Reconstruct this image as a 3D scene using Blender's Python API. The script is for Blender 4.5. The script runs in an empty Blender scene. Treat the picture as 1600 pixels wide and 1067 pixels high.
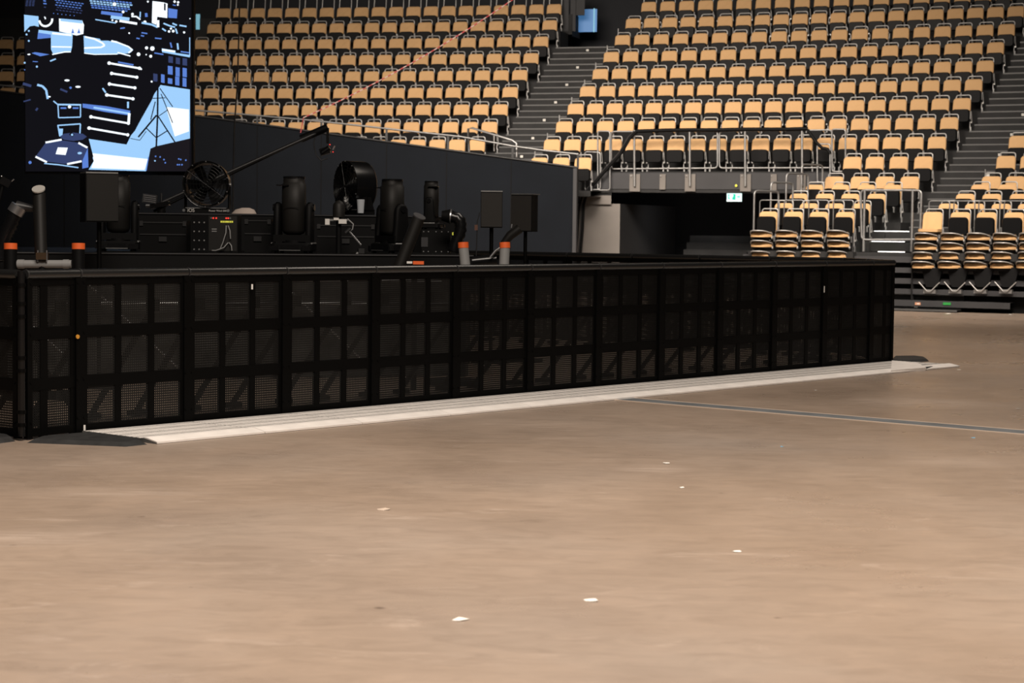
import bpy, math, random
from mathutils import Vector, Matrix
random.seed(7)
C = bpy.context.scene.collection
PI = math.pi
# ------------------------------------------------------------------ camera (solved from the photograph)
FPX, CAMZ, PITCH, ROLL = 3102.5, 1.538, 0.0578, 0.011
cr, sr = math.cos(ROLL), math.sin(ROLL)
RX, FW, UP = Vector((1, 0, 0)), Vector((0, math.cos(PITCH), -math.sin(PITCH))), Vector((0, math.sin(PITCH), math.cos(PITCH)))
CAM = Vector((0, 0, CAMZ))
cd = bpy.data.cameras.new('camera'); co = bpy.data.objects.new('camera', cd); C.objects.link(co)
cd.sensor_width = 36.0; cd.lens = FPX / 1600 * 36; cd.clip_start = .1; cd.clip_end = 300
ri = cr * RX + sr * UP; ui = -sr * RX + cr * UP
co.matrix_world = Matrix(((ri.x, ui.x, -FW.x, 0), (ri.y, ui.y, -FW.y, 0), (ri.z, ui.z, -FW.z, CAMZ), (0, 0, 0, 1)))
cd.dof.use_dof = True; cd.dof.focus_distance = 17.5; cd.dof.aperture_fstop = 4.5
sc = bpy.context.scene; sc.camera = co
sc.view_settings.view_transform = 'Standard'; sc.view_settings.look = 'None'; sc.view_settings.gamma = 1
sc.view_settings.use_curve_mapping = False; sc.view_settings.exposure = 0.0
w = bpy.data.worlds.new('world'); sc.world = w; w.use_nodes = True
w.node_tree.nodes['Background'].inputs[0].default_value = (.9, .95, 1, 1); w.node_tree.nodes['Background'].inputs[1].default_value = .012
def area(name, loc, aim, sx, sy, watts, col, spread=180):
    l = bpy.data.lights.new(name, 'AREA'); l.shape = 'RECTANGLE'; l.size = sx; l.size_y = sy; l.energy = watts; l.color = col; l.spread = math.radians(spread)
    o = bpy.data.objects.new(name, l); C.objects.link(o); o.location = loc
    o.rotation_euler = (Vector(aim) - Vector(loc)).to_track_quat('-Z', 'Y').to_euler()
WARM = (1, .88, .76)
area('arena_light_floor', (.6, 7.4, 10.5), (.6, 7.4, 0), 6.5, 7.5, 2700, WARM)
area('far_floor_fill', (6.5, 25, 12.5), (6.5, 25, 0), 6, 6, 430, WARM, 120)  # unseen fill added to brighten the far floor
area('arena_light_stand', (-2.5, 33, 10.2), (.5, 46, 3.2), 10, 4, 1190, WARM, 85)
area('right_stand_fill', (7.5, 29, 9.5), (8, 39, 1.5), 5, 3, 420, WARM, 70)  # added fill, out of view, aimed at the lower right seats

def ray(px, py):
    a, b = px - 800, py - 533.5
    return FW + RX * ((cr * a + sr * b) / FPX) - UP * ((-sr * a + cr * b) / FPX)
def P(px, py, d): return CAM + ray(px, py) * d            # the point d metres out along the view axis
def G(px, py, z=0.0):                                      # the point on the level z
    r = ray(px, py); return CAM + r * ((z - CAMZ) / r.z)
def proj(p):
    v = Vector(p) - CAM; d = v.dot(FW); u = FPX * v.dot(RX) / d; ww = -FPX * v.dot(UP) / d
    return 800 + cr * u - sr * ww, 533.5 + sr * u + cr * ww
# ------------------------------------------------------------------ bowl geometry: rows are concentric arcs
X0, Y0, R8, TREAD = -17.373, -8.879, 58.948, .8419
def Rk(k): return R8 + TREAD * (8 - k)
def Zk(k): return 3.6746 + .4642 * (8 - k) + .0037 * (8 - k) ** 2     # top of the seat rail of row k
HS = .84                                                    # seat rail above its tread
def cyl(phi, R, z): return Vector((X0 + R * math.sin(phi), Y0 + R * math.cos(phi), z))
def phi_at(px, R, z):
    lo, hi = -.6, .9
    for _ in range(40):
        m = (lo + hi) / 2
        if proj(cyl(m, R, z))[0] < px: lo = m
        else: hi = m
    return m
def on_cyl(px, py, R):                                      # pixel -> (phi, z) on the cylinder of radius R
    r = ray(px, py); a = r.x ** 2 + r.y ** 2; b = 2 * (r.x * -X0 + r.y * -Y0); c = X0 ** 2 + Y0 ** 2 - R * R
    t = (-b + math.sqrt(b * b - 4 * a * c)) / (2 * a); p = CAM + r * t
    return math.atan2(p.x - X0, p.y - Y0), p.z
# ------------------------------------------------------------------ materials
MATS = {}
def mat(name, col, rough=.6, metal=0., var=0., scale=8., emit=None, es=1., spec=.5, bump=0.):
    if name in MATS: return MATS[name]
    if emit and max(col) < .01: spec = 0.
    m = bpy.data.materials.new(name); m.use_nodes = True; nt = m.node_tree; b = nt.nodes['Principled BSDF']
    b.inputs['Base Color'].default_value = (*col, 1); b.inputs['Roughness'].default_value = rough; b.inputs['Metallic'].default_value = metal
    b.inputs['Specular IOR Level'].default_value = spec
    if var or bump:
        tc = nt.nodes.new('ShaderNodeTexCoord'); n = nt.nodes.new('ShaderNodeTexNoise'); n.inputs['Scale'].default_value = scale; n.inputs['Detail'].default_value = 4
        nt.links.new(tc.outputs['Object'], n.inputs['Vector'])
        if var:
            rp = nt.nodes.new('ShaderNodeValToRGB'); e = rp.color_ramp.elements
            e[0].position, e[1].position = .3, .7
            e[0].color = (*[c * (1 - var) for c in col], 1); e[1].color = (*[min(1, c * (1 + var)) for c in col], 1)
            nt.links.new(n.outputs['Fac'], rp.inputs['Fac']); nt.links.new(rp.outputs['Color'], b.inputs['Base Color'])
        if bump:
            bp = nt.nodes.new('ShaderNodeBump'); bp.inputs['Strength'].default_value = bump; bp.inputs['Distance'].default_value = .01
            nt.links.new(n.outputs['Fac'], bp.inputs['Height']); nt.links.new(bp.outputs['Normal'], b.inputs['Normal'])
    if emit:
        b.inputs['Emission Color'].default_value = (*emit, 1); b.inputs['Emission Strength'].default_value = es
    MATS[name] = m; return m
def floor_material():
    m = bpy.data.materials.new('polished_concrete'); m.use_nodes = True; nt = m.node_tree; N, L = nt.nodes, nt.links; b = N['Principled BSDF']
    tc = N.new('ShaderNodeTexCoord')
    def noise(sx, sy, detail, rough, dist=0.):
        mp = N.new('ShaderNodeMapping'); mp.inputs['Scale'].default_value = (sx, sy, 1); L.new(tc.outputs['Object'], mp.inputs['Vector'])
        n = N.new('ShaderNodeTexNoise'); n.inputs['Scale'].default_value = 1; n.inputs['Detail'].default_value = detail
        n.inputs['Roughness'].default_value = rough; n.inputs['Distortion'].default_value = dist; L.new(mp.outputs['Vector'], n.inputs['Vector']); return n
    def ramp(n, stops):
        r = N.new('ShaderNodeValToRGB'); e = r.color_ramp.elements
        while len(e) < len(stops): e.new(.5)
        for q, (p, c) in zip(e, stops): q.position = p; q.color = (*c, 1)
        L.new(n.outputs['Fac'], r.inputs['Fac']); return r
    def mix(kind, fac, a, c):
        x = N.new('ShaderNodeMix'); x.data_type = 'RGBA'; x.blend_type = kind
        if isinstance(fac, float): x.inputs[0].default_value = fac
        else: L.new(fac, x.inputs[0])
        L.new(a, x.inputs[6]); L.new(c, x.inputs[7]); return x.outputs[2]
    big = ramp(noise(.55, .4, 5, .55, .4), [(.25, (.29, .218, .166)), (.5, (.345, .262, .203)), (.75, (.38, .30, .24))])
    grey = ramp(noise(.23, .2, 3, .5, .2), [(.45, (1, 1, 1)), (.72, (.88, .93, 1.0))])
    fine = ramp(noise(3.2, 7.0, 9, .72, .9), [(.28, (.84, .83, .82)), (.5, (1, 1, 1)), (.74, (1.13, 1.12, 1.11))])
    spots = ramp(noise(7, 7, 2, .4), [(.17, (.45, .43, .42)), (.23, (1, 1, 1))])
    scuff = noise(1.1, 3.0, 8, .75, 1.2); sm = ramp(scuff, [(.58, (0, 0, 0)), (.72, (.55, .55, .55))])
    c = mix('MULTIPLY', 1., big.outputs['Color'], grey.outputs['Color'])
    c = mix('MULTIPLY', 1., c, fine.outputs['Color']); c = mix('MULTIPLY', 1., c, spots.outputs['Color'])
    pale = N.new('ShaderNodeRGB'); pale.outputs[0].default_value = (.52, .42, .35, 1)
    c = mix('MIX', sm.outputs['Color'], c, pale.outputs[0])
    streak = ramp(noise(1.6, 16, 6, .75, .8), [(.40, (0, 0, 0)), (.60, (1, 1, 1))])          # scuffed, dusty patches
    for px, py, rx, ry, k in ((1020, 732, .30, .26, .9), (1440, 630, .80, .70, .9), (905, 664, .9, .35, .45), (1490, 722, .5, .35, .5), (30, 842, .45, .35, .6), (190, 770, .7, .4, .45), (1480, 582, 1.2, .5, .3)):
        q = G(px, py); mp = N.new('ShaderNodeMapping'); mp.inputs['Location'].default_value = (-q.x / rx, -q.y / ry, 0); mp.inputs['Scale'].default_value = (1 / rx, 1 / ry, 1)
        L.new(tc.outputs['Object'], mp.inputs['Vector']); ln = N.new('ShaderNodeVectorMath'); ln.operation = 'LENGTH'; L.new(mp.outputs['Vector'], ln.inputs[0])
        mr = N.new('ShaderNodeMapRange'); mr.inputs['From Min'].default_value = .2; mr.inputs['From Max'].default_value = 1; mr.inputs['To Min'].default_value = k; mr.inputs['To Max'].default_value = 0
        L.new(ln.outputs['Value'], mr.inputs['Value']); mu = N.new('ShaderNodeMath'); mu.operation = 'MULTIPLY'; L.new(mr.outputs['Result'], mu.inputs[0]); L.new(streak.outputs['Color'], mu.inputs[1])
        c = mix('MIX', mu.outputs[0], c, pale.outputs[0])
    L.new(c, b.inputs['Base Color'])
    rr = ramp(noise(.9, .7, 6, .6), [(.3, (.24,) * 3), (.7, (.40,) * 3)]); L.new(rr.outputs['Color'], b.inputs['Roughness'])
    b.inputs['Specular IOR Level'].default_value = .42
    return m
M = dict(
    tan=mat('tan_upholstery', (.60, .365, .170), .75, var=.06, scale=3), pan=mat('black_seat_plastic', (.0045, .0045, .005), .5, spec=.2),
    chrome=mat('chrome_tube', (.50, .49, .48), .40, .45), steel=mat('galvanised_steel', (.33, .33, .33), .45, .8, var=.12, scale=20),
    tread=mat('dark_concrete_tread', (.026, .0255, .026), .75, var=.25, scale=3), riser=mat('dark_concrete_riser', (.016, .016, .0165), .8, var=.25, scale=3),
    nosing=mat('metal_nosing', (.10, .10, .10), .5, .3), plate=mat('row_number_plate', (.62, .60, .56), .5),
    navy=mat('navy_wall_cloth', (.0046, .0062, .0092), .9, spec=.2, var=.12, scale=1.5), black=mat('black_powder_coat', (.0014, .0014, .0014), .5, spec=.10, bump=.04, scale=80),
    blackm=mat('black_matt', (.0022, .0022, .0025), .6, spec=.16), mesh=mat('black_perforated_steel', (.0085, .0083, .008), .5, spec=.25), blackg=mat('black_gloss', (.005, .005, .0055), .25, spec=.4), charcoal=mat('charcoal_cabinet', (.0085, .0078, .007), .55, spec=.3, bump=.1, scale=150), grille=mat('brown_black_grille', (.020, .0175, .0155), .7, bump=.1, scale=150),
    alu=mat('scuffed_aluminium', (.90, .85, .81), .5, .1, var=.08, scale=5), alud=mat('aluminium_groove', (.10, .098, .096), .6, .1, var=.4, scale=7),
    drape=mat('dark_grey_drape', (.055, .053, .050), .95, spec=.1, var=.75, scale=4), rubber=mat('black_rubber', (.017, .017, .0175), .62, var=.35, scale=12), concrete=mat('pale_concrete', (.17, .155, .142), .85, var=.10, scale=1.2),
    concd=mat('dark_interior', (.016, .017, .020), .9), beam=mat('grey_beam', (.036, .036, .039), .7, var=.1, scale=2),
    grey=mat('grey_pvc', (.25, .25, .25), .5), orange=mat('orange_cap', (.80, .13, .025), .5), white=mat('white_label', (.75, .73, .70), .6),
    darkrail=mat('dark_rail', (.022, .022, .023), .4), stripe=mat('grey_floor_channel', (.155, .165, .175), .6, .3, var=.25, scale=3),
    edge=mat('channel_edge', (.52, .42, .34), .6), paper=mat('paper_scrap', (.85, .82, .76), .8), yellow=mat('yellow_label', (.6, .55, .05), .5, emit=(.7, .75, .1), es=.35),
    red=mat('red_lamp', (.6, .02, .02), .4, emit=(1, .05, .03), es=1.2), tapered=mat('red_tape', (.36, .035, .04), .5), tapew=mat('white_tape', (.45, .33, .30), .5),
    ledstep=mat('lit_step_edge', (.8, .8, .8), .4, emit=(1, .97, .93), es=2.0), bluepanel=mat('blue_lit_door', (.1, .2, .4), .5, emit=(.04, .12, .26), es=1.),
    cyan=mat('pale_lit_window', (.2, .4, .5), .5, emit=(.16, .40, .50), es=.8), exitw=mat('sign_white', (.8, 1, 1), .5, emit=(.75, 1, .97), es=1.3),
    exitg=mat('sign_green', (.02, .5, .35), .5, emit=(.03, .75, .45), es=1.0), green=mat('green_tag', (.03, .30, .06), .5), peach=mat('orange_white_tag', (.6, .3, .18), .5),
    clearp=mat('frosted_plastic', (.55, .58, .62), .35), bluebit=mat('blue_scrap', (.18, .42, .60), .6), silver=mat('bare_aluminium', (.45, .45, .46), .35, .9))
def glass():
    m = bpy.data.materials.new('clear_glass'); m.use_nodes = True; b = m.node_tree.nodes['Principled BSDF']
    b.inputs['Base Color'].default_value = (.95, .97, .97, 1); b.inputs['Roughness'].default_value = .03; b.inputs['Transmission Weight'].default_value = 1; b.inputs['IOR'].default_value = 1.03
    return m
M['glass'] = glass(); M['rail'] = mat('satin_black_tube', (.012, .012, .012), .26, spec=.75)
# ------------------------------------------------------------------ mesh builder
class MB:
    def __init__(s): s.v, s.f, s.m, s.sm, s.mats = [], [], [], [], []
    def mi(s, m):
        m = M[m] if isinstance(m, str) else m
        if m not in s.mats: s.mats.append(m)
        return s.mats.index(m)
    def add(s, vs, fs, m, smooth=False):
        o = len(s.v); i = s.mi(m); s.v += [tuple(v) for v in vs]
        for f in fs: s.f.append([o + k for k in f]); s.m.append(i); s.sm.append(smooth)
        return s
    def box(s, c, d, m, rz=0., rx=0., ry=0.):
        R = Matrix.Rotation(rz, 3, 'Z') @ Matrix.Rotation(rx, 3, 'X') @ Matrix.Rotation(ry, 3, 'Y'); c = Vector(c)
        vs = [c + R @ Vector((x * d[0] / 2, y * d[1] / 2, z * d[2] / 2)) for x in (-1, 1) for y in (-1, 1) for z in (-1, 1)]
        return s.add(vs, [(0, 1, 3, 2), (4, 6, 7, 5), (0, 4, 5, 1), (2, 3, 7, 6), (0, 2, 6, 4), (1, 5, 7, 3)], m)
    def tube(s, pts, r, m, n=8, closed=False, cap=True):
        pts = [Vector(p) for p in pts]; N = len(pts); rings = []; ref = None
        rs = r if isinstance(r, (list, tuple)) else [r] * N
        for i, p in enumerate(pts):
            a = pts[(i - 1) % N] if (closed or i) else p; b = pts[(i + 1) % N] if (closed or i < N - 1) else p
            t = (b - a).normalized()
            if ref is None: ref = Vector((0, 0, 1)) if abs(t.z) < .9 else Vector((1, 0, 0))
            x = (ref - t * ref.dot(t)).normalized(); y = t.cross(x); ref = x
            rings.append([p + (x * math.cos(2 * PI * j / n) + y * math.sin(2 * PI * j / n)) * rs[i] for j in range(n)])
        vs = [v for q in rings for v in q]; fs = []
        for i in range(N if closed else N - 1):
            for j in range(n):
                k = (i + 1) % N; fs.append((i * n + j, i * n + (j + 1) % n, k * n + (j + 1) % n, k * n + j))
        s.add(vs, fs, m, True)
        if cap and not closed: s.add(rings[0], [tuple(range(n))[::-1]], m); s.add(rings[-1], [tuple(range(n))], m)
        return s
    def prism(s, pts, h, m, axis=None):                        # closed outline pts (3D), extruded by vector h
        n = len(pts); h = Vector(h); pts = [Vector(p) for p in pts]
        fs = [tuple(range(n))[::-1], tuple(range(n, 2 * n))] + [(i, (i + 1) % n, n + (i + 1) % n, n + i) for i in range(n)]
        return s.add(pts + [p + h for p in pts], fs, m)
    def loft(s, rings, m, smooth=True, cap=True):
        n = len(rings[0]); vs = [v for q in rings for v in q]
        fs = [(i * n + j, i * n + (j + 1) % n, (i + 1) * n + (j + 1) % n, (i + 1) * n + j) for i in range(len(rings) - 1) for j in range(n)]
        s.add(vs, fs, m, smooth)
        if cap: s.add(rings[0], [tuple(range(n))[::-1]], m); s.add(rings[-1], [tuple(range(n))], m)
        return s
    def strip(s, A, B, m):                                      # quads between two polylines
        n = len(A); return s.add(list(A) + list(B), [(i, i + 1, n + i + 1, n + i) for i in range(n - 1)], m)
    def mesh(s, name):
        me = bpy.data.meshes.new(name); me.from_pydata(s.v, [], s.f)
        for m in s.mats: me.materials.append(m)
        me.polygons.foreach_set('material_index', s.m); me.polygons.foreach_set('use_smooth', s.sm); me.update(); return me
    def build(s, name, parent=None, loc=None):
        o = bpy.data.objects.new(name, s.mesh(name)); C.objects.link(o)
        if parent: o.parent = parent
        if loc: o.location = loc
        return o
def tag(o, label, cat, group=None):
    o['label'] = label; o['category'] = cat
    if group: o['group'] = group
    return o
def thing(name, label, cat, loc=(0, 0, 0), rz=0., group=None):
    o = bpy.data.objects.new(name, None); C.objects.link(o); o.empty_display_size = .2; o.location = loc; o.rotation_euler = (0, 0, rz); return tag(o, label, cat, group)
def struct(mb, name):
    o = mb.build(name); o['kind'] = 'structure'; return o
def dup(root, loc, rz, label, group=None):
    r = root.copy(); C.objects.link(r); r.location = loc; r.rotation_euler = (0, 0, rz); r['label'] = label
    if group: r['group'] = group
    for ch in list(root.children):
        c = ch.copy(); C.objects.link(c); c.parent = r
        for g in ch.children: d = g.copy(); C.objects.link(d); d.parent = c
    return r
def rrect(w, h, r, n=4, cz=0., y=0.):                           # rounded rectangle outline in the xz plane
    o = []
    for cx, cz2, a0 in ((w / 2 - r, h / 2 - r, 0), (-w / 2 + r, h / 2 - r, 90), (-w / 2 + r, -h / 2 + r, 180), (w / 2 - r, -h / 2 + r, 270)):
        for i in range(n + 1):
            a = math.radians(a0 + 90 * i / n); o.append(Vector((cx + r * math.cos(a), y, cz + cz2 + r * math.sin(a))))
    return o
def circ(c, r, n=24, ax='y'):
    c = Vector(c); o = []
    for i in range(n):
        a = 2 * PI * i / n; x, z = r * math.cos(a), r * math.sin(a)
        o.append(c + (Vector((x, 0, z)) if ax == 'y' else Vector((x, z, 0)) if ax == 'z' else Vector((0, x, z))))
    return o
ORD = ['first', 'second', 'third', 'fourth', 'fifth', 'sixth', 'seventh', 'eighth', 'ninth', 'tenth', 'eleventh', 'twelfth', 'thirteenth', 'fourteenth', 'fifteenth',
       'sixteenth', 'seventeenth', 'eighteenth', 'nineteenth', 'twentieth', 'twenty-first', 'twenty-second', 'twenty-third', 'twenty-fourth', 'twenty-fifth', 'twenty-sixth',
       'twenty-seventh', 'twenty-eighth', 'twenty-ninth', 'thirtieth', 'thirty-first', 'thirty-second', 'thirty-third', 'thirty-fourth', 'thirty-fifth']
def arcs(p0, p1, R, z, n): return [cyl(p0 + (p1 - p0) * i / n, R, z) for i in range(n + 1)]
# ------------------------------------------------------------------ setting: floor, ceiling, back wall, terraces
fm = floor_material()
mb = MB(); mb.add([(-45, -6, 0), (45, -6, 0), (45, 75, 0), (-45, 75, 0)], [(0, 1, 2, 3)], fm); struct(mb, 'floor')
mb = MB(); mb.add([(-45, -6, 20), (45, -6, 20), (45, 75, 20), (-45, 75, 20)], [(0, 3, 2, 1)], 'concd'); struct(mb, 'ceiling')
PH = dict(L0=phi_at(-60, Rk(1), Zk(1)))
LR = [867, 860.2, 846.4, 830.9, 813.4, 798.4, 782.5, 766, 746.4]        # last seat of each row, left block
ML = [1015, 990.6, 974, 956.5, 939.4, 919.9, 900.9, 882.9, 863.9, 844]   # first seat of each row, middle block
MR = [1603, 1588.5, 1574, 1557, 1540.7, 1522.8, 1504.5, 1484.8, 1465.6, 1445.4, 1423]
RL = {8: 1592.7, 9: 1573.5, 10: 1551}
def ph(px, k): return phi_at(px, Rk(k), Zk(k))
RB = Rk(-2) + .6
mb = MB()
p0, p1 = -.35, .62
mb.strip(arcs(p0, p1, RB, 0, 40), arcs(p0, p1, RB, 20, 40), 'concd'); struct(mb, 'wall_back')
FR = .52                                                        # tread runs this far in front of the seat line
def terrace(name, rows, pf0, pf1, matk='tread'):
    mb = MB()
    for k in rows:
        a, b = pf0(k), pf1(k); R0, R1 = Rk(k) - FR, Rk(k - 1) - FR; z, zd = Zk(k) - HS, Zk(k + 1) - HS
        n = max(2, int((b - a) * R0 / .8))
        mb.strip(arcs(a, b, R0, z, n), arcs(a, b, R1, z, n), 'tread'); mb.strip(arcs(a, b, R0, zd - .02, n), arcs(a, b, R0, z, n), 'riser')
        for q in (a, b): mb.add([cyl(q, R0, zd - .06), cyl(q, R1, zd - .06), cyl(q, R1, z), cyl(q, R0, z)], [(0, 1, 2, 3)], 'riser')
    return struct(mb, name)
hw = .30                                                        # half a seat plus margin
terrace('seating_terrace', range(-1, 10), lambda k: PH['L0'] - .06, lambda k: ph(LR[min(8, max(0, k))] + (6 if k < 0 else 0), min(8, max(0, k))) + hw / Rk(k))
terrace('seating_terrace', range(-1, 9), lambda k: ph(ML[max(0, k)], max(0, k)) - hw / Rk(k), lambda k: ph(MR[max(0, k)], max(0, k)) + hw / Rk(k))
mb = MB(); a, b, z = ph(844, 9) - hw / Rk(9), ph(934, 9), Zk(9) - HS
for z_ in (z, z - .13): mb.strip(arcs(a, b, Rk(9) - FR, z_, 3), arcs(a, b, Rk(8) - FR, z_, 3), 'tread')
mb.strip(arcs(a, b, Rk(9) - FR, z - .13, 3), arcs(a, b, Rk(9) - FR, z, 3), 'riser'); struct(mb, 'seating_ledge')
terrace('seating_terrace', range(9, 11), lambda k: ph(1322 if k == 9 else 1292, k) - .1 / Rk(k), lambda k: ph(MR[k], k) + hw / Rk(k))
terrace('seating_terrace', range(-1, 11), lambda k: ph(MR[max(0, k)], max(0, k)) + 2.15 / Rk(k), lambda k: .60)
# ------------------------------------------------------------------ aisle stairs
def stairs(name, k0, k1, pfa, pfb, label, lit=()):
    mb, nb, pb = MB(), MB(), MB(); 
    for k in range(k0, k1 + 1):
        z0, z1 = Zk(k + 1) - HS, Zk(k) - HS
        for j in range(3):
            R0 = Rk(k) - FR - TREAD + TREAD * (j + 1) / 3; R1 = R0 + TREAD / 3; za = z0 + (z1 - z0) * j / 3; zb = z0 + (z1 - z0) * (j + 1) / 3
            a, b = pfa(k), pfb(k); n = 3
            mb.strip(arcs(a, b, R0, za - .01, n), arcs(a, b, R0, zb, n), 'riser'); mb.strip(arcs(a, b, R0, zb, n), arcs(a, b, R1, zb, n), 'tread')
            mb.add([cyl(a, R0, za - .3), cyl(a, R1, za - .3), cyl(a, R1, zb), cyl(a, R0, zb)], [(0, 1, 2, 3)], 'riser')
            nb.strip(arcs(a, b, R0 - .012, zb - .028, n), arcs(a, b, R0 - .012, zb + .004, n), 'nosing'); nb.strip(arcs(a, b, R0 - .012, zb + .004, n), arcs(a, b, R0 + .035, zb + .004, n), 'nosing')
            if j == 2:
                c = a + (b - a) * .52; e = .035 / R0
                pb.add([cyl(c - e, R0 - .02, zb - .115), cyl(c + e, R0 - .02, zb - .115), cyl(c + e, R0 - .02, zb - .06), cyl(c - e, R0 - .02, zb - .06)], [(0, 1, 2, 3)], 'plate')
    o = struct(mb, name); nb.build('step_nosing', o); pb.build('row_number_plate', o); return o
stairs('aisle_stairs', 1, 9, lambda k: ph(LR[min(8, k)], min(8, k)) + hw / Rk(k), lambda k: ph(ML[k], k) - hw / Rk(k), '')
def a2a(k): return ph(MR[min(10, k)], min(10, k)) + (hw - max(0, k - 10) * .0) / Rk(k)
stairs('aisle_stairs', 1, 14, a2a, lambda k: a2a(k) + 1.85 / Rk(k), '')
# ------------------------------------------------------------------ seats
def seat_parts(root, kind='fixed', tall=0.):
    b, f, p = MB(), MB(), MB()
    if kind == 'fixed': bz0, bz1, pz0, pz1, W = .44, .770, .22, .512, .405
    else: bz0, bz1, pz0, pz1, W = .34, .785, .325, .685, .385
    tl = .16                                                    # lean of the back
    ys = lambda z: (z - .4) * tl
    ring = lambda w, h, r, y: [Vector((v.x * (1 + .05 * (-(v.z - (bz0 + bz1) / 2) / h)), y + ys(v.z) - .06 + .03 * abs(v.x / .2) ** 2 * -1, v.z)) for v in rrect(w, h, r, 4, (bz0 + bz1) / 2)]
    h = bz1 - bz0
    b.loft([ring(W - .03, h - .03, .06, -.032), ring(W, h, .075, -.018), ring(W, h, .075, .012), ring(W - .03, h - .03, .06, .022)], 'tan')
    top = HS + tall; hx = .165; r = .05; pts = [(-hx - .012, .0, .10), (-hx - .012, ys(.4), .4), (-hx, ys(top), top - r)]
    for i in range(1, 5): a = PI - i * PI / 8; pts.append((-hx + r + r * math.cos(a), ys(top), top - r + r * math.sin(a)))
    pts += [(-x, y, z) for x, y, z in pts[::-1]]
    f.tube(pts, .0135, 'chrome', 6)
    for sx in (-1, 1):
        x = sx * .205
        f.tube([(x, -.03, .47), (x + .022, -.03, .22)], .008, 'chrome', 5); f.tube([(x + .012, -.06, .22), (x + .012, .03, .22)], .020, 'chrome', 6)
        f.box((sx * .197, 0, .06), (.03, .05, .12), 'steel')
    pr = lambda w, h, r, y: [Vector((v.x, y - .06 * (v.z - pz0), v.z)) for v in rrect(w, h, r, 4, (pz0 + pz1) / 2)]
    ph_ = pz1 - pz0; y0 = -.12 if kind == 'fixed' else -.15
    p.loft([pr(W - .04, ph_ - .03, .06, y0 - .055), pr(W - .005, ph_, .075, y0 - .03), pr(W - .005, ph_, .075, y0 + .02), pr(W - .04, ph_ - .03, .06, y0 + .035)], 'pan')
    p.box((0, y0 + .045, pz0 + .05), (W - .02, .10, .05), 'pan')
    b.build('backrest', root); f.build('tube_frame', root); p.build('tipped_seat_pan', root)
def wall_top_y(px): return 143 + .128 * px if px < 300 else 180.5 + (px - 300) * .1362
seats = []                                                      # (depth, root, row, position, rz, label)
GR = {'left': 'tan seats of the left block', 'middle': 'tan seats of the middle block', 'right': 'tan seats of the right block'}
def row_word(k): return ORD[k] + ' row from top'
for k in range(0, 9):                                           # left block, counted from its aisle
    R, Z = Rk(k), Zk(k); pe = ph(LR[k], k)
    for i in range(34):
        p = pe - i * .498 / R; q = cyl(p, R, Z - HS); x, y = proj(cyl(p, R, Z))
        if x < -14: break
        if y > wall_top_y(x) + 3: continue
        if 52 < x < 286: continue
        if k < 2 and x < 326 : continue
        seats.append((q.y, 'left', k, q, -p, f'tan tip-up seat, {ORD[i]} from right aisle, {row_word(k)}, left block'))
for k in range(0, 10):
    R, Z = Rk(k), Zk(k); a = ph(ML[k], k); b = ph(MR[k], k)
    if k < 9:
        n = round((b - a) * R / .505); idx = list(range(n + 1)); pp = [a + (b - a) * i / n for i in idx]
    else: pp = [a + i * .53 / R for i in range(3)]
    for i, p in enumerate(pp):
        q = cyl(p, R, Z - HS)
        if proj(q)[0] > 1616: continue
        seats.append((q.y, 'middle', k, q, -p, f'tan tip-up seat, {ORD[i]} from left aisle, {row_word(k)}, middle block'))
for k, xs in ((9, (1333.5, 1368.5, 1406, 1444.5)), (10, (1305, 1345, 1384, 1423))):
    for i, x in enumerate(xs):
        p = ph(x, k); seats.append((cyl(p, Rk(k), 0).y, 'middle', k, cyl(p, Rk(k), Zk(k) - HS), -p, f'tan tip-up seat, {ORD[3 - i]} from right aisle, {row_word(k)}, middle block'))
for k, xs in ((8, (1592.7,)), (9, (1573.5, 1611)), (10, (1550.5, 1588))):
    for i, x in enumerate(xs):
        p = ph(x, k); seats.append((cyl(p, Rk(k), 0).y, 'right', k, cyl(p, Rk(k), Zk(k) - HS), -p, f'tan tip-up seat, {ORD[i]} from its aisle, {row_word(k)}, right block'))
seats.sort(key=lambda t: t[0])
first = thing('arena_seat', '', 'seat'); seat_parts(first)
tallr = thing('arena_seat', '', 'seat'); seat_parts(tallr, 'fixed', .34)
used = [False, False]; rest = []
NIND = 300
for n, (d, blk, k, q, rz, lab) in enumerate(seats):
    if n >= NIND: rest.append((blk, k, q, rz)); continue
    src, j = (tallr, 1) if k == 0 else (first, 0)
    if not used[j]: used[j] = True; src.location = q; src.rotation_euler = (0, 0, rz); src['label'] = lab; src['group'] = GR[blk]
    else: dup(src, q, rz, lab, GR[blk])
if rest:                                                        # the farthest rows under the top of the picture: one object
    mb = MB(); cache = {}
    for src, kk in ((first, 1), (tallr, 0)):
        L = []
        for ch in src.children:
            me = ch.data; L.append(([v.co.copy() for v in me.vertices], [(tuple(p.vertices), p.material_index, p.use_smooth) for p in me.polygons], list(me.materials)))
        cache[kk] = L
    for blk, k, q, rz in rest:
        T = Matrix.Translation(q) @ Matrix.Rotation(rz, 4, 'Z')
        for vs, fs, ms in cache[0 if k == 0 else 1]:
            o = len(mb.v); mb.v += [tuple(T @ v) for v in vs]
            ii = [mb.mi(m) for m in ms]
            for f, mi_, sm in fs: mb.f.append([o + x for x in f]); mb.m.append(ii[mi_]); mb.sm.append(sm)
    o = mb.build('distant_seats'); o['kind'] = 'stuff'; tag(o, 'farthest tan seats in the highest rows of the stands', 'seats')
if not used[1]:
    for c in list(tallr.children): bpy.data.objects.remove(c)
    bpy.data.objects.remove(tallr)
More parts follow.
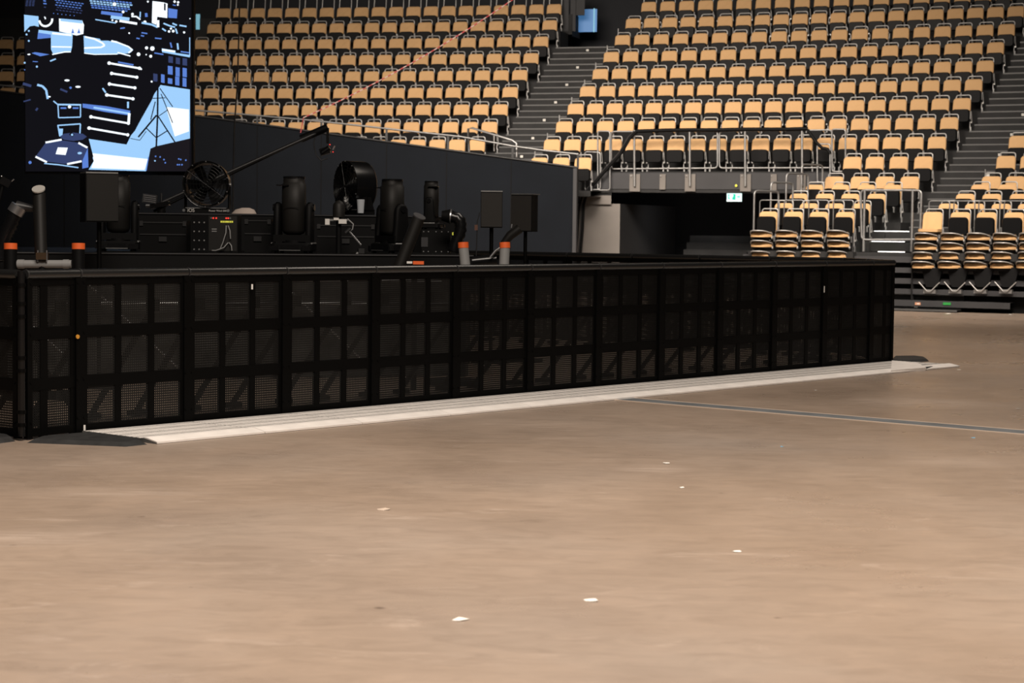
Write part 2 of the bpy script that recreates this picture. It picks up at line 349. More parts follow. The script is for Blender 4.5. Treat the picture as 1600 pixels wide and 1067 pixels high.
for k in range(1, 10):                                          # short end posts at the aisle side of the middle block
    p = ph(ML[k], k) - .33 / Rk(k); q = cyl(p, Rk(k) - .35, Zk(k) - HS)
    mb = MB(); mb.tube([(0, 0, 0), (0, 0, .48)], .016, 'steel', 6)
    tag(mb.build('aisle_post', None, q), f'short steel post where {row_word(k)} meets the left aisle, middle block', 'post', 'posts along the left aisle')
for k in (9, 10):
    p = ph(RL[k], k) - .36 / Rk(k); q = cyl(p, Rk(k) - .35, Zk(k) - HS)
    mb = MB(); mb.tube([(0, 0, 0), (0, 0, .48)], .016, 'steel', 6)
    tag(mb.build('aisle_post', None, q), f'short steel post where {row_word(k)} meets the aisle, right block', 'post', 'posts along the right aisle')
# ------------------------------------------------------------------ telescopic stand in front: open rows 11-14, folded chairs below
TELE = {('mid', 11): (284.6, (1274, 1314.6, 1355, 1396)), ('mid', 12): (298.5, (1249, 1290, 1330, 1371)), ('mid', 13): (313.5, (1225.7, 1265, 1305, 1347)), ('mid', 14): (326.5, (1202, 1241.5, 1281, 1322)),
        ('right', 11): (284, (1533, 1575.5)), ('right', 12): (298.6, (1509.5, 1551, 1594)), ('right', 13): (314, (1482.7, 1524, 1565.6, 1607)), ('right', 14): (327, (1459, 1502, 1543, 1586))}
BN = {'mid': 'folding stand left of the glass', 'right': 'folding stand right of the glass'}
tele = thing('telescopic_seat', '', 'seat'); seat_parts(tele, 'tele'); tused = False; TZ = {}
PL = {11: 'back row', 12: 'second row from back', 13: 'third row from back', 14: 'front row'}
for (blk, k), (y, xs) in TELE.items():
    R = Rk(k)
    zs = [on_cyl(x, y, R)[1] for x in xs]; z = sum(zs) / len(zs) - HS; TZ[blk, k] = z
    for i, x in enumerate(xs):
        p = phi_at(x, R, z + HS); q = cyl(p, R, z); lab = f'tan-backed seat, {ORD[i]} from left, {PL[k]}, {BN[blk]}'
        if blk == 'right' and k == 14 and i == 0: odd = (q, -p); continue
        if not tused: tused = True; tele.location = q; tele.rotation_euler = (0, 0, -p); tele['label'] = lab; tele['group'] = 'seats on the folding stands'
        else: dup(tele, q, -p, lab)
r = thing('telescopic_seat', 'tan-backed seat with its seat folded down, at left end of right stand', 'seat', odd[0], odd[1], 'seats on the folding stands')
tmp = thing('telescopic_seat', '', 'seat'); seat_parts(tmp, 'tele')
for ch in list(tmp.children):
    if 'pan' in ch.name: bpy.data.objects.remove(ch)
    else: ch.parent = r
bpy.data.objects.remove(tmp)
mb = MB(); mb.loft([rrect(.40, .34, .06, 4, 0, 0), rrect(.40, .34, .06, 4, 0, .055)], 'tan'); o = mb.build('seat_pan', r); o.rotation_euler = (PI / 2, 0, 0); o.location = (0, -.22, .40)
# treads of the open rows
for blk in ('mid', 'right'):
    mb = MB()
    for k in range(11, 15):
        z = TZ[blk, k]; a = phi_at(TELE[blk, k][1][0], Rk(k), z) - .28 / Rk(k); b = phi_at(TELE[blk, k][1][-1], Rk(k), z) + (.30 if blk == 'mid' else 1.5) / Rk(k)
        zd = TZ[blk, k + 1] if k < 14 else z - .14
        mb.strip(arcs(a, b, Rk(k) - FR, z, 6), arcs(a, b, Rk(k - 1) - FR, z, 6), 'tread'); mb.strip(arcs(a, b, Rk(k) - FR, zd, 6), arcs(a, b, Rk(k) - FR, z, 6), 'riser')
        for e in (a, b): mb.add([cyl(e, Rk(k) - FR, 0), cyl(e, Rk(k - 1) - FR, 0), cyl(e, Rk(k - 1) - FR, z), cyl(e, Rk(k) - FR, z)], [(0, 1, 2, 3)], 'riser')
    struct(mb, 'folding_stand_deck')
# guard hoops behind the front row of chairs
for blk, xs, y in (('mid', (1202.6, 1240.8, 1279.5, 1318), 312.7), ('right', (1468, 1507, 1546, 1586), 314)):
    for i, x in enumerate(xs):
        R = Rk(14) + .22; p, z = on_cyl(x, y, R); q = cyl(p, R, TZ[blk, 14]); h = z - TZ[blk, 14]; hx, rr_ = .205, .05
        pts = [(-hx, 0, 0), (-hx, 0, h - rr_)] + [(-hx + rr_ - rr_ * math.cos(a), 0, h - rr_ + rr_ * math.sin(a)) for a in (PI / 6, PI / 3, PI / 2)]
        pts += [(-a, b_, c_) for a, b_, c_ in pts[::-1]]
        mb = MB(); mb.tube(pts, .013, 'steel', 6); o = mb.build('guard_hoop', None, q); o.rotation_euler = (0, 0, -p)
        tag(o, f'steel guard hoop behind the {ORD[i]} front chair, {BN[blk]}', 'guard rail', 'guard hoops behind the front chairs')
# folded chairs hanging on the front
def folded(root):
    t, s, f = MB(), MB(), MB()
    n = 9; arc = lambda w, d, z, dr=0: [(-w / 2 + w * i / (n - 1), -d * (1 - abs(2 * i / (n - 1) - 1) ** 3.0), z - dr * abs(2 * i / (n - 1) - 1) ** 4) for i in range(n)]
    bk = lambda z: [Vector((.2, .1, z)), Vector((-.2, .1, z))]
    V_ = lambda q: [Vector(v) for v in q]
    t.strip(arc(.44, .20, .018), arc(.41, .15, .085), 'tan'); t.strip(arc(.445, .262, .004), arc(.44, .20, .018), 'tan'); t.strip(arc(.445, .262, -.017), arc(.445, .262, .004), 'tan')
    s.loft([V_(arc(.43, .29, .088, .05)) + bk(.06), V_(arc(.43, .29, .108, .05)) + bk(.108)], 'pan')
    s.loft([[Vector(v) for v in arc(.445, .26, -.017)] + [Vector((.22, .12, -.017)), Vector((-.22, .12, -.017))], [Vector(v) for v in arc(.40, .16, -.075)] + [Vector((.2, .12, -.075)), Vector((-.2, .12, -.075))]], 'pan')
    f.tube([(-.21, .10, -.03)] + [(x, y - .005, .112 + z_) for x, y, z_ in arc(.445, .29, 0, .055)][0:] + [(.21, .10, -.03)], .013, 'chrome', 6)
    f.tube([(.225, -.02, -.03), (.245, -.02, -.03)], .03, 'chrome', 8)
    t.build('cushion', root); s.build('shell', root); f.build('tube_frame', root)
fold = thing('folded_chair', '', 'folded seat'); folded(fold); fused = False
FOLD = {'mid': [(366, (1189.5, 1229, 1268.5, 1309)), (381.5, (1190, 1229, 1269, 1310)), (398, (1190, 1230, 1269, 1310))],
        'right': [(370.5, (1447, 1488, 1529, 1570, 1611)), (385.5, (1446, 1487, 1528, 1570, 1611)), (400, (1444, 1485, 1526, 1567, 1609)), (414.5, (1442, 1483, 1524, 1565, 1606))]}
VW = ['topmost', 'second down', 'third down', 'lowest']
for blk, rows in FOLD.items():
    for j, (y, xs) in enumerate(rows):
        for i, x in enumerate(xs):
            R = Rk(14) - .42; p, z = on_cyl(x, y + 3, R); q = cyl(p, R, z); lab = f'folded chair, {VW[j]} in {ORD[i]} stack from left, {BN[blk]}'
            if not fused: fused = True; fold.location = q; fold.rotation_euler = (0, 0, -p); fold['label'] = lab; fold['group'] = 'folded chairs stacked at the stand fronts'
            else: dup(fold, q, -p, lab)
    if blk == 'right':                                          # each lowest chair hangs from a V strut on a bracket
        for i, x in enumerate((1452, 1492, 1531, 1571)):
            R = Rk(14) - .60; p, z = on_cyl(x, 457, R); q = cyl(p, R, z)
            t = thing('chair_bracket', f'grey bracket with thin V strut under the {ORD[i]} stack of folded chairs', 'bracket', q, -p, 'brackets under the folded chairs')
            mb = MB(); mb.box((0, .05, .02), (.24, .10, .075), 'plate' if 0 else 'steel'); mb.build('bracket', t)
            mb = MB(); mb.tube([(-.20, -.04, .20), (-.04, -.04, .03), (.04, -.04, .03), (.21, -.04, .20)], .011, 'chrome', 6); mb.build('strut', t)
            mb = MB(); mb.prism([(-.20, .12, .47), (.22, .12, .47), (.13, .08, .10), (-.09, .08, .10)], (0, .16, 0), 'pan'); mb.build('back_shell', t)
# stacked tread fronts and floor sill of the folding stand
mb = MB(); sill = MB()
pa, pb_ = phi_at(1170, Rk(14), .3), phi_at(1640, Rk(14), .3)
for k, (y0, y1) in enumerate(((401, 410), (418, 426), (434.6, 443), (451, 459))):
    R = Rk(14) - .42; z1 = on_cyl(1405, y0, R)[1]; z0 = on_cyl(1405, y1, R)[1]
    mb.strip(arcs(pa, pb_, R, z0, 10), arcs(pa, pb_, R, z1, 10), 'beam'); mb.strip(arcs(pa, pb_, R, z1, 10), arcs(pa, pb_, R + .5, z1, 10), 'beam'); mb.strip(arcs(pa, pb_, R, z0, 10), arcs(pa, pb_, R + .5, z0, 10), 'beam')
mb.strip(arcs(pa, pb_, Rk(14) - .2, 0, 10), arcs(pa, pb_, Rk(14) - .2, on_cyl(1405, 398, Rk(14))[1], 10), 'blackm')
Rs = Rk(14) - .56; z1, z0 = on_cyl(1405, 468.6, Rs)[1], on_cyl(1405, 478, Rs)[1]; ps = phi_at(1578, Rs, z0)
mb.strip(arcs(pa, ps, Rs, z0, 10), arcs(pa, ps, Rs, z1, 10), 'beam'); mb.strip(arcs(pa, ps, Rs, z1, 10), arcs(pa, ps, Rs + .3, z1, 10), 'beam'); mb.strip(arcs(pa, ps, Rs, z0, 10), arcs(pa, ps, Rs + .3, z0, 10), 'blackm')
struct(mb, 'folding_stand_front')
for x, m_, w_, nm, lb in ((1434, 'peach', .11, 'tag', 'orange and white tag on the grey sill below the folded chairs'), (1479.5, 'green', .15, 'tag', 'green tag on the grey sill below the folded chairs')):
    p, z = on_cyl(x, 474.5, Rs - .01); mb = MB(); mb.box((0, 0, 0), (w_, .012, .05), m_); 
    if m_ == 'peach': mb.box((.01, -.008, .0), (.05, .004, .02), 'white')
    o = mb.build('sill_tag', None, cyl(p, Rs - .008, z)); o.rotation_euler = (0, 0, -p); tag(o, lb, 'tag')
# aisle between the two folding stands: lit step edges and a glass gate
for (y, xa, xb) in ((361, 1366, 1421), (377, 1362, 1414), (393, 1372, 1414)):
    k = {361: 12.2, 377: 13.1, 393: 14}[y]; R = R8 + TREAD * (8 - k) - .3; a, z = on_cyl(xa, y, R); b, _ = on_cyl(xb, y, R); a2, b2 = phi_at(1338, R, z), phi_at(1436, R, z)
    mb = MB(); mb.strip(arcs(a2, b2, R, z - .2, 2), arcs(a2, b2, R, z - .02, 2), 'riser'); mb.strip(arcs(a2, b2, R, z - .02, 2), arcs(a2, b2, R + .9, z - .02, 2), 'tread'); o = struct(mb, 'stand_step')
    mb = MB(); mb.strip(arcs(a, b, R - .01, z - .008, 2), arcs(a, b, R - .01, z + .008, 2), 'ledstep'); mb.strip(arcs(a, b, R - .01, z + .008, 2), arcs(a, b, R + .03, z + .008, 2), 'ledstep'); mb.build('lit_edge', o)
Rg = Rk(14) - .27
def gp(px, py, R=None): p, z = on_cyl(px, py, R or Rg); return cyl(p, R or Rg, z)
t = thing('glass_gate', 'clear glass gate in a rounded steel frame between the folding stands', 'gate')
mb = MB(); a, b, c, d = gp(1345, 297), gp(1440, 297.5), gp(1437, 374), gp(1346, 374.5)
def roundloop(q, r, closed=True):
    o = []
    for i in range(len(q)):
        p, u, v = q[i], q[i - 1] - q[i], q[(i + 1) % len(q)] - q[i]; u.normalize(); v.normalize()
        for s_ in (0, .25, .5, .75, 1): A = p + u * r * (1 - s_); B = p + v * r * s_; o.append(A.lerp(B, s_))
    return o
mb.tube(roundloop([a, b, c, d], .09), .022, 'steel', 8, closed=True); mb.build('frame', t)
for x in (1351, 1426):
    mb = MB(); mb.tube([gp(x, 296), gp(x - 2, 393)], .026, 'steel', 8); mb.build('post', t)
mb = MB(); A = [gp(1353, 300, Rg), gp(1424, 300, Rg), gp(1423, 372, Rg), gp(1352, 372, Rg)]; mb.prism(A, (0, .012, 0), 'glass'); mb.build('glass_pane', t)
# stepped handrails down the left side of the middle folding stand
for i, (xa, ya, xb, yb, yf) in enumerate(((1255, 257, 1276, 258, 290), (1231, 271, 1253, 272, 306), (1207, 285, 1229, 285, 322), (1181, 298, 1206, 299, 345))):
    R = Rk(11 + i); z = (TZ['mid', 11 + i]); p = on_cyl(xa, ya, R); pq = on_cyl(xb, yb, R + .0); A = cyl(p[0], R - .1, p[1]); B = cyl(pq[0], R + .45, p[1])
    zf = z; pts = roundloop([Vector((A.x, A.y, zf)), A, B, Vector((B.x, B.y, zf))], .09)[5:15]
    mb = MB(); mb.tube([Vector((A.x, A.y, zf))] + pts + [Vector((B.x, B.y, zf))], .021, 'steel', 8)
    tag(mb.build('handrail'), f'bent steel handrail, {ORD[i]} down the left edge of the folding stand', 'handrail', 'stepped handrails of the folding stand')
# ------------------------------------------------------------------ navy retaining wall with rails
RW = R8 - TREAD * 2.8
mb = MB(); xs = list(range(-40, 900, 47)) + [901]; top, bot, top2 = [], [], []
for x in xs:
    p, z = on_cyl(x, wall_top_y(x), RW); top.append(cyl(p, RW, z)); bot.append(cyl(p, RW, 0)); top2.append(cyl(p, RW + .14, z))
mb.strip(bot, top, 'navy'); mb.strip(top, top2, 'navy'); mb.strip([Vector((v.x, v.y, 0)) for v in top2], top2, 'navy'); mb.add([bot[-1], top[-1], top2[-1], Vector((top2[-1].x, top2[-1].y, 0))], [(0, 1, 2, 3)], 'navy')
wall = struct(mb, 'wall_arena')
mb = MB(); mb.tube([v + Vector((0, -.02, .01)) for v in top], .022, 'darkrail', 6)
for x in (-5, 100, 200, 303, 402, 502, 604, 698, 799):
    p, z = on_cyl(x, wall_top_y(x), RW); mb.box(cyl(p, RW - .004, z / 2), (.02, .01, z), 'blackm', rz=-p)
mb.build('panel_joint', wall)
p, z = on_cyl(900, 263, RW - .03); mb = MB(); mb.box((0, 0, z / 2), (.085, .10, z), 'beam'); o = mb.build('wall_end_post', None, cyl(p, RW - .05, 0)); o.rotation_euler = (0, 0, -p); tag(o, 'grey steel post capping the right end of the navy wall', 'post')
t = thing('wall_handrail', 'long thin grey handrail sloping above the navy wall', 'handrail')
def rp(x, y, off=.07): p, z = on_cyl(x, y, RW + off); return cyl(p, RW + off, z)
hr = [(-20, 131), (20, 135), (36, 137), (302, 172), (400, 180.5), (475, 187), (560, 196), (640, 205), (720, 213.5), (800, 228), (850, 235), (904, 241)]
mb = MB(); mb.tube([rp(x, y) for x, y in hr], .022, 'steel', 6); mb.build('rail', t)
for x, y in ((402, 181), (502, 190), (604, 201), (700, 211.5), (801, 228), (903, 241)):
    mb = MB(); a = rp(x, y); b = rp(x, wall_top_y(x)); mb.box((a + b) / 2, (.05, .03, (a - b).length), 'darkrail'); mb.build('post', t)
mb = MB(); q = [(733, 240), (731.5, 201), (738, 200), (800, 219), (807, 224), (807, 246)]; mb.tube([rp(x, y, .25) for x, y in q], .026, 'steel', 8); mb.tube([rp(772, 211, .25), rp(772, 236, .25)], .018, 'steel', 6)
tag(mb.build('stair_handrail'), 'bright steel handrail at the foot of the left aisle stairs', 'handrail')
# ------------------------------------------------------------------ vomitory under the middle block
RV = Rk(8) - FR - .02
mb = MB()
def quad(mb, x0, y0, x1, y1, R, m): 
    a, za = on_cyl(x0, y0, R); b, zb = on_cyl(x1, y0, R); z2 = on_cyl(x0, y1, R)[1]; n = 6
    mb.strip(arcs(a, b, R, z2, n), arcs(a, b, R, za, n), m); return a, b, z2, za
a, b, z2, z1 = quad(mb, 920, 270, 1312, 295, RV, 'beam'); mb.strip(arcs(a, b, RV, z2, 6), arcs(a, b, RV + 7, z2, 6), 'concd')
a3, b3, z3, z4 = quad(mb, 922, 294, 1312, 301, RV + .06, 'riser')
struct(mb, 'trim_1')
mb = MB(); a, b, z2, zt = quad(mb, 903, 318, 969, 440, RV + .1, 'concrete'); mb.add([cyl(b, RV + .1, 0), cyl(b, RV + 5, 0), cyl(b, RV + 5, zt), cyl(b, RV + .1, zt)], [(0, 1, 2, 3)], 'concd'); quad(mb, 905, 304, 955, 319, RV + .02, 'concrete')
quad(mb, 905, 272, 956, 305, RV + .015, 'riser'); struct(mb, 'wall_entrance_left')
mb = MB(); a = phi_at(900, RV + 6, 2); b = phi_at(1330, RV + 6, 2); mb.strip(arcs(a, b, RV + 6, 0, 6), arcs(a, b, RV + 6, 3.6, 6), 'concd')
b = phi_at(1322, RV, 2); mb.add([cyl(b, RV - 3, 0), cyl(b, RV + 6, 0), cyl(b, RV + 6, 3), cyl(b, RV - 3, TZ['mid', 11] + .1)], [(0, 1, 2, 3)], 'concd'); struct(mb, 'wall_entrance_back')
mb = MB()
for i in range(7):
    R = RV + 1.2 + i * .32; z = .35 + i * .17; a = phi_at(1048 + i * 5, R, z); b = phi_at(1185, R, z)
    mb.strip(arcs(a, b, R, z - .17, 2), arcs(a, b, R, z, 2), 'riser'); mb.strip(arcs(a, b, R, z, 2), arcs(a, b, R + .32, z, 2), 'beam')
mb.strip(arcs(phi_at(1048, RV + 1.2, 0), phi_at(1185, RV + 1.2, 0), RV + 1.2, 0, 2), arcs(phi_at(1048, RV + 1.2, 0), phi_at(1185, RV + 1.2, 0), RV + 1.2, .2, 2), 'riser')
struct(mb, 'entrance_stairs')
area('tunnel_fill', (4.6, 47.6, 2.1), (4.0, 50, 0), 1.2, .5, 7, (1, .95, .9))  # unseen fill added to lift the black tunnel interior
# railing above the entrance
t = thing('balcony_railing', 'steel railing with dark top rail above the tunnel entrance', 'railing')
def vp(x, y, off=-.05): p, z = on_cyl(x, y, RV + off); return cyl(p, RV + off, z)
mb = MB(); mb.tube([vp(x, y, -.12) for x, y in ((994, 205), (1040, 203.5), (1077, 203), (1122, 203), (1164, 202), (1230, 202), (1262, 201))], .042, 'blackm', 6); mb.build('top_rail', t)
for loop in (((955, 205.5), (1121, 205), (1121, 262.5), (955, 264)), ((1124, 205), (1300, 203), (1300, 262), (1124, 262.5))):
    mb = MB(); mb.tube(roundloop([vp(x, y) for x, y in loop], .08), .02, 'steel', 6, closed=True); mb.build('loop', t)
for x in (991, 1077.5, 1164, 1253):
    mb = MB(); mb.tube([vp(x, 203, -.09), vp(x + .5, 291, -.09)], .026, 'steel', 8); mb.build('post', t)
for i, (x, w_, y0, y1) in enumerate(((992, .25, 272, 299), (1035.5, .14, 272, 296), (1078.5, .25, 272, 299), (1165, .25, 272, 299), (1209, .14, 272, 297), (1252, .2, 272, 297))):
    a, b = vp(x, y0, -.03), vp(x, y1, -.03); ph_ = on_cyl(x, y0, RV)[0]
    mb = MB(); mb.box((a + b) / 2, (w_, .03, (a - b).length), 'concrete', rz=-ph_)
    for sx in (-1, 1): mb.tube([(a + Vector((sx * w_ * .35, -.03, -.04))), (a + Vector((sx * w_ * .35, -.0, -.04)))], .014, 'steel', 6)
    mb.build('mounting_plate', t)
a = vp(1150, 290, -.02); mb = MB(); mb.tube([a, a + Vector((0, -.03, 0))], .03, 'yellow', 8); tag(mb.build('marker_disc'), 'small yellow disc on the grey beam above the exit sign', 'marker')
# end frames of the railing, left and right
for nm, lb, loops in (('side_railing', 'narrow steel railing frame at the left end above the tunnel', (((914, 237), (938, 238), (938, 296), (914, 297)), ((934, 205), (953, 205), (953, 297), (934, 297)))),
                      ('side_railing', 'steel railing frame at the right end above the tunnel', (((1300, 202), (1321, 202), (1321, 268), (1300, 268)), ((1277, 225), (1297, 225), (1297, 285), (1277, 285))))):
    t = thing(nm, lb, 'railing', group='railing end frames')
    for lp in loops:
        mb = MB(); mb.tube(roundloop([vp(x, y, -.12) for x, y in lp], .06), .019, 'steel', 6, closed=True); mb.build('loop', t)
mb = MB(); q = [(994, 206), (985, 215), (970, 240), (950, 262), (930, 285), (918, 298), (912, 320), (910, 360), (907, 395), (905, 415)]
mb.tube([vp(x, y, -.2) for x, y in q], .035, 'blackm', 8); mb.tube([vp(x - 7, y + 3, -.2) for x, y in q[5:]], .02, 'blackm', 6); mb.tube([vp(x - 3 , y - 1, -.24) for x, y in q], .016, 'darkrail', 6)
tag(mb.build('cable_bundle'), 'thick black cable bundle hanging from the railing beside the navy wall', 'cable')
mb = MB(); mb.tube([vp(x, y, -.15) for x, y in ((1262, 203), (1275, 222), (1284, 231), (1293, 233), (1297, 240))], .035, 'blackm', 8); tag(mb.build('cable_bundle'), 'black cable draped over the right end of the railing', 'cable')
t = thing('exit_sign', 'lit white and green exit sign under the beam of the tunnel', 'sign'); a = P(1147, 307.5, 45.4); 
mb = MB(); mb.box((0, 0, 0), (.36, .10, .235), 'darkrail'); mb.build('housing', t, a)
mb = MB(); mb.box((0, -.055, 0), (.345, .015, .215), 'exitw'); mb.build('lit_face', t, a)
mb = MB()                                                       # running figure in a doorway, and an arrow
y = -.066
for q in ([(-.175, -.07), (-.135, -.07), (-.135, -.05), (-.16, .0), (-.14, .06), (-.175, .07)], [(-.06, -.085), (.03, -.085), (.03, .075), (-.045, .075), (-.02, .03), (-.055, -.02)]):
    mb.prism([(x, y, z) for x, z in q], (0, .004, 0), 'exitg')
mb.prism([(.075, y, -.012), (.125, y, -.012), (.125, y, .012), (.075, y, .012)], (0, .004, 0), 'exitg'); mb.prism([(.125, y, -.045), (.155, y, 0), (.125, y, .045)], (0, .004, 0), 'exitg')
o = mb.build('pictogram', t, a); o.scale = (.8, 1, .8); o.location = a + Vector((0, -.001, 0))
mb = MB(); mb.tube([a + Vector((0, 0, .11)), a + Vector((0, 0, .3))], .012, 'darkrail', 6); mb.build('hanger', t)
# upper entrance with a blue lit door behind the left aisle
def upq(x0, y0, x1, y1, R, m, name, th=.08):
    p0_, z0_ = on_cyl(x0, y1, R); p1_, z1_ = on_cyl(x1, y0, R); mb = MB()
    A = [cyl(p0_, R, z0_), cyl(p1_, R, z0_), cyl(p1_, R, z1_), cyl(p0_, R, z1_)]; mb.prism(A, (0, th, 0), m); return mb
RU = Rk(0) + .4
struct(upq(897, -20, 914, 24, RU, 'beam', ''), 'trim_2'); struct(upq(880, -20, 889, 49, RU - .1, 'beam', ''), 'trim_3'); struct(upq(891, -20, 900, 49, RU - .05, 'beam', ''), 'trim_4')
o = upq(903, 14, 933, 50, RU + .6, 'bluepanel', '').build('door_1'); o['kind'] = 'structure'
mb = upq(927, 13, 929.5, 50, RU + .55, 'cyan', '', .03); mb.build('door_edge', o)
o = upq(306, 22, 312, 46, Rk(0) + .3, 'cyan', '').build('window_1'); o['kind'] = 'structure'
# barrier tape and hanging cable
t = thing('barrier_tape', 'red and white barrier tape stretched across the left seats', 'tape'); a, b = rp(474, 184, .0), P(812, -8, 47)
mb = MB(); n = 70
for i in range(n):
    q0, q1 = a.lerp(b, i / n), a.lerp(b, (i + 1) / n); sag = lambda s: Vector((0, 0, -.16 * 4 * s * (1 - s)))
    mb.tube([q0 + sag(i / n), q1 + sag((i + 1) / n)], (.015), 'tapered' if i % 2 else 'tapew', 5)
mb.tube([a, a + Vector((-.05, -.1, -.35))], .012, 'tapered', 5); me = mb.mesh('barrier_tape'); bpy.data.objects.remove(t)
o = bpy.data.objects.new('barrier_tape', me); C.objects.link(o); tag(o, 'red and white barrier tape stretched across the left seats', 'tape')
mb = MB(); mb.tube([P(375, -30, 34), P(373, 60, 34), P(371, 130, 34), P(366, 200, 34), P(364, 290, 34), P(363, 420, 34)], .013, 'darkrail', 6); tag(mb.build('hanging_cable'), 'thin dark cable hanging in front of the left seats and navy wall', 'cable')
# ------------------------------------------------------------------ crowd barrier
BA = Vector((-3.1305, 14.3228, 0)); BE = Vector((4.4202, 23.0836, 0)); bu = (BE - BA).normalized(); brz = math.atan2(bu.y, bu.x); PW = 1.0067
def lattice(mb, x0, z0, w, h, pitch=.0178, bar=.0106):
    nx, nz = round(w / pitch), round(h / pitch)
    for i in range(nx + 1): mb.box((x0 + w * i / nx, 0, z0 + h / 2), (bar, .002, h), 'mesh')
    for i in range(nz + 1): mb.box((x0 + w / 2, 0, z0 + h * i / nz), (w, .002, bar), 'mesh')
ROWS = ((.075, .345), (.43, .705), (.79, 1.085))
def panel_meshes(width, cols):
    fr, sh, rl = MB(), MB(), MB(); H = 1.2; th = .045
    fr.box((.022, 0, .58), (.044, th, 1.14), 'black'); fr.box((width - .022, 0, .58), (.044, th, 1.14), 'black')
    zs = [0.02] + [v for r_ in ROWS for v in r_] + [1.17]
    for a, b in zip(zs[::2], zs[1::2]): fr.box((width / 2, .004, (a + b) / 2), (width, .026, b - a), 'black')
    xs = [0] + [v for c in cols for v in c] + [width]
    for a, b in zip(xs[::2], xs[1::2]): fr.box(((a + b) / 2, .004, .58), (b - a, .022, 1.14), 'black')
    for a, b in cols:
        for z0, z1 in ROWS: lattice(sh, a, z0, b - a, z1 - z0)
    for x in (.03, width - .03):
        for z in (.12, .40, .74, 1.1): fr.tube([(x, -.028, z), (x, -.020, z)], .008, 'black', 6)
    rl.tube([(.008, 0, 1.165), (width - .008, 0, 1.165)], .034, 'rail', 12); rl.tube([(.0, 0, 1.165), (.012, 0, 1.165)], .0365, 'darkrail', 10)
    pt = MB()
    return fr, sh, rl
def plate_mesh(width):
    p, g = MB(), MB(); D = .88
    g.prism([(0, -.04, .0), (0, -D, .0), (0, -D, .012), (0, -.76, .028), (0, -.04, .030)], (width - .004, 0, 0), 'alud')
    for i in range(11):
        y = -.075 - i * .060; p.box(((width - .004) / 2, y, .0285), (width - .012, .018 + .012 * (i % 3), .0055), 'alu')
    p.prism([(.0, -.745, .030), (0, -.745, .038), (0, -.775, .036), (0, -D - .005, .016), (0, -D - .005, .003)], (width - .006, 0, 0), 'alu')
    return p, g
def brace_meshes(width):
    out = []
    for x in (width * .16, width * .72):
        m_ = MB(); m_.tube([(x, .04, .92), (x, .80, .05)], .024, 'black', 8); m_.box((x, .80, .03), (.10, .12, .04), 'black'); m_.box((x, .04, .92), (.06, .06, .10), 'black'); out.append(m_)
    m_ = MB(); m_.box((width / 2, .42, .02), (width - .03, .84, .02), 'rubber'); 
    return out
COLS = ((.072, .322), (.380, .630), (.688, .938))
def make_barrier(width, cols, loc, rz, label, plate=True, group='black mesh crowd barriers'):
    t = thing('crowd_barrier', label, 'barrier', loc, rz, group); fr, sh, rl = panel_meshes(width, cols)
    fr.build('frame', t); sh.build('perforated_sheet', t); rl.build('top_rail', t)
    for m_ in brace_meshes(width): m_.build('brace', t)
    if plate:
        p, g = plate_mesh(width); b = g.build('foot_plate', t); p.build('plate_rib', b)['label'] = 'pale scuffed aluminium ribs'
    return t
bar0 = make_barrier(PW, COLS, BA, brz, 'black mesh barrier panel, first full panel from the left corner')
for i in range(1, 11):
    dup(bar0, BA + bu * PW * i, brz, f'black mesh barrier panel, {ORD[i]} full panel from the left corner')
el = (BE - BA).length - 11 * PW
make_barrier(el, ((.06, el * .56), (el * .68, el - .045)), BA + bu * PW * 11, brz, 'narrow black mesh barrier end piece at the right end')
CN = Vector((-3.4332, 13.8895, 0)); cw = (BA - CN).length
make_barrier(cw - .03, ((.05, .13), (.20, cw - .115)), CN + (BA - CN).normalized() * .03, math.atan2(BA.y - CN.y, BA.x - CN.x), 'narrow black mesh barrier piece beside the left corner post', plate=False)
ld = Vector((-.78, .62, 0)).normalized()
lb0 = make_barrier(1.0, COLS, CN + ld * 1.03, math.atan2(-ld.y, -ld.x), 'black mesh barrier panel turning back left of the corner post', plate=False)
t = thing('corner_post', 'round black hinge post at the left corner of the barrier', 'post', CN)
mb = MB(); mb.tube([(0, -.02, .03), (0, -.02, 1.19)], .026, 'blackg', 10); mb.build('pole', t)
mb = MB()
for z in (.10, .19, .48, .57, .86, .95, 1.08): mb.tube([(0, -.02, z), (0, -.02, z + .025)], .032, 'black', 10)
mb.build('hinge_ring', t)
# right return and rear line
E2 = Vector((4.10, 24.55, 0)); v = (E2 - BE)
make_barrier(.74, ((.06, .34), (.40, .68)), BE, math.atan2(v.y, v.x), 'black mesh barrier piece, nearer half of the right return', plate=False)
make_barrier(.74, ((.06, .34), (.40, .68)), BE + v.normalized() * .75, math.atan2(v.y, v.x), 'black mesh barrier piece, farther half of the right return', plate=False)
rd = Vector((-4.13, 2.75, 0)).normalized()
rear = None
for i in range(8):
    q = E2 + rd * 1.01 * i
    lab = f'rear black mesh barrier panel, {ORD[i]} from the right end behind the front line'
    if rear is None: rear = make_barrier(1.0, COLS, q, math.atan2(rd.y, rd.x), lab, plate=False, group='rear line of crowd barriers')
    else: dup(rear, q, math.atan2(rd.y, rd.x), lab)
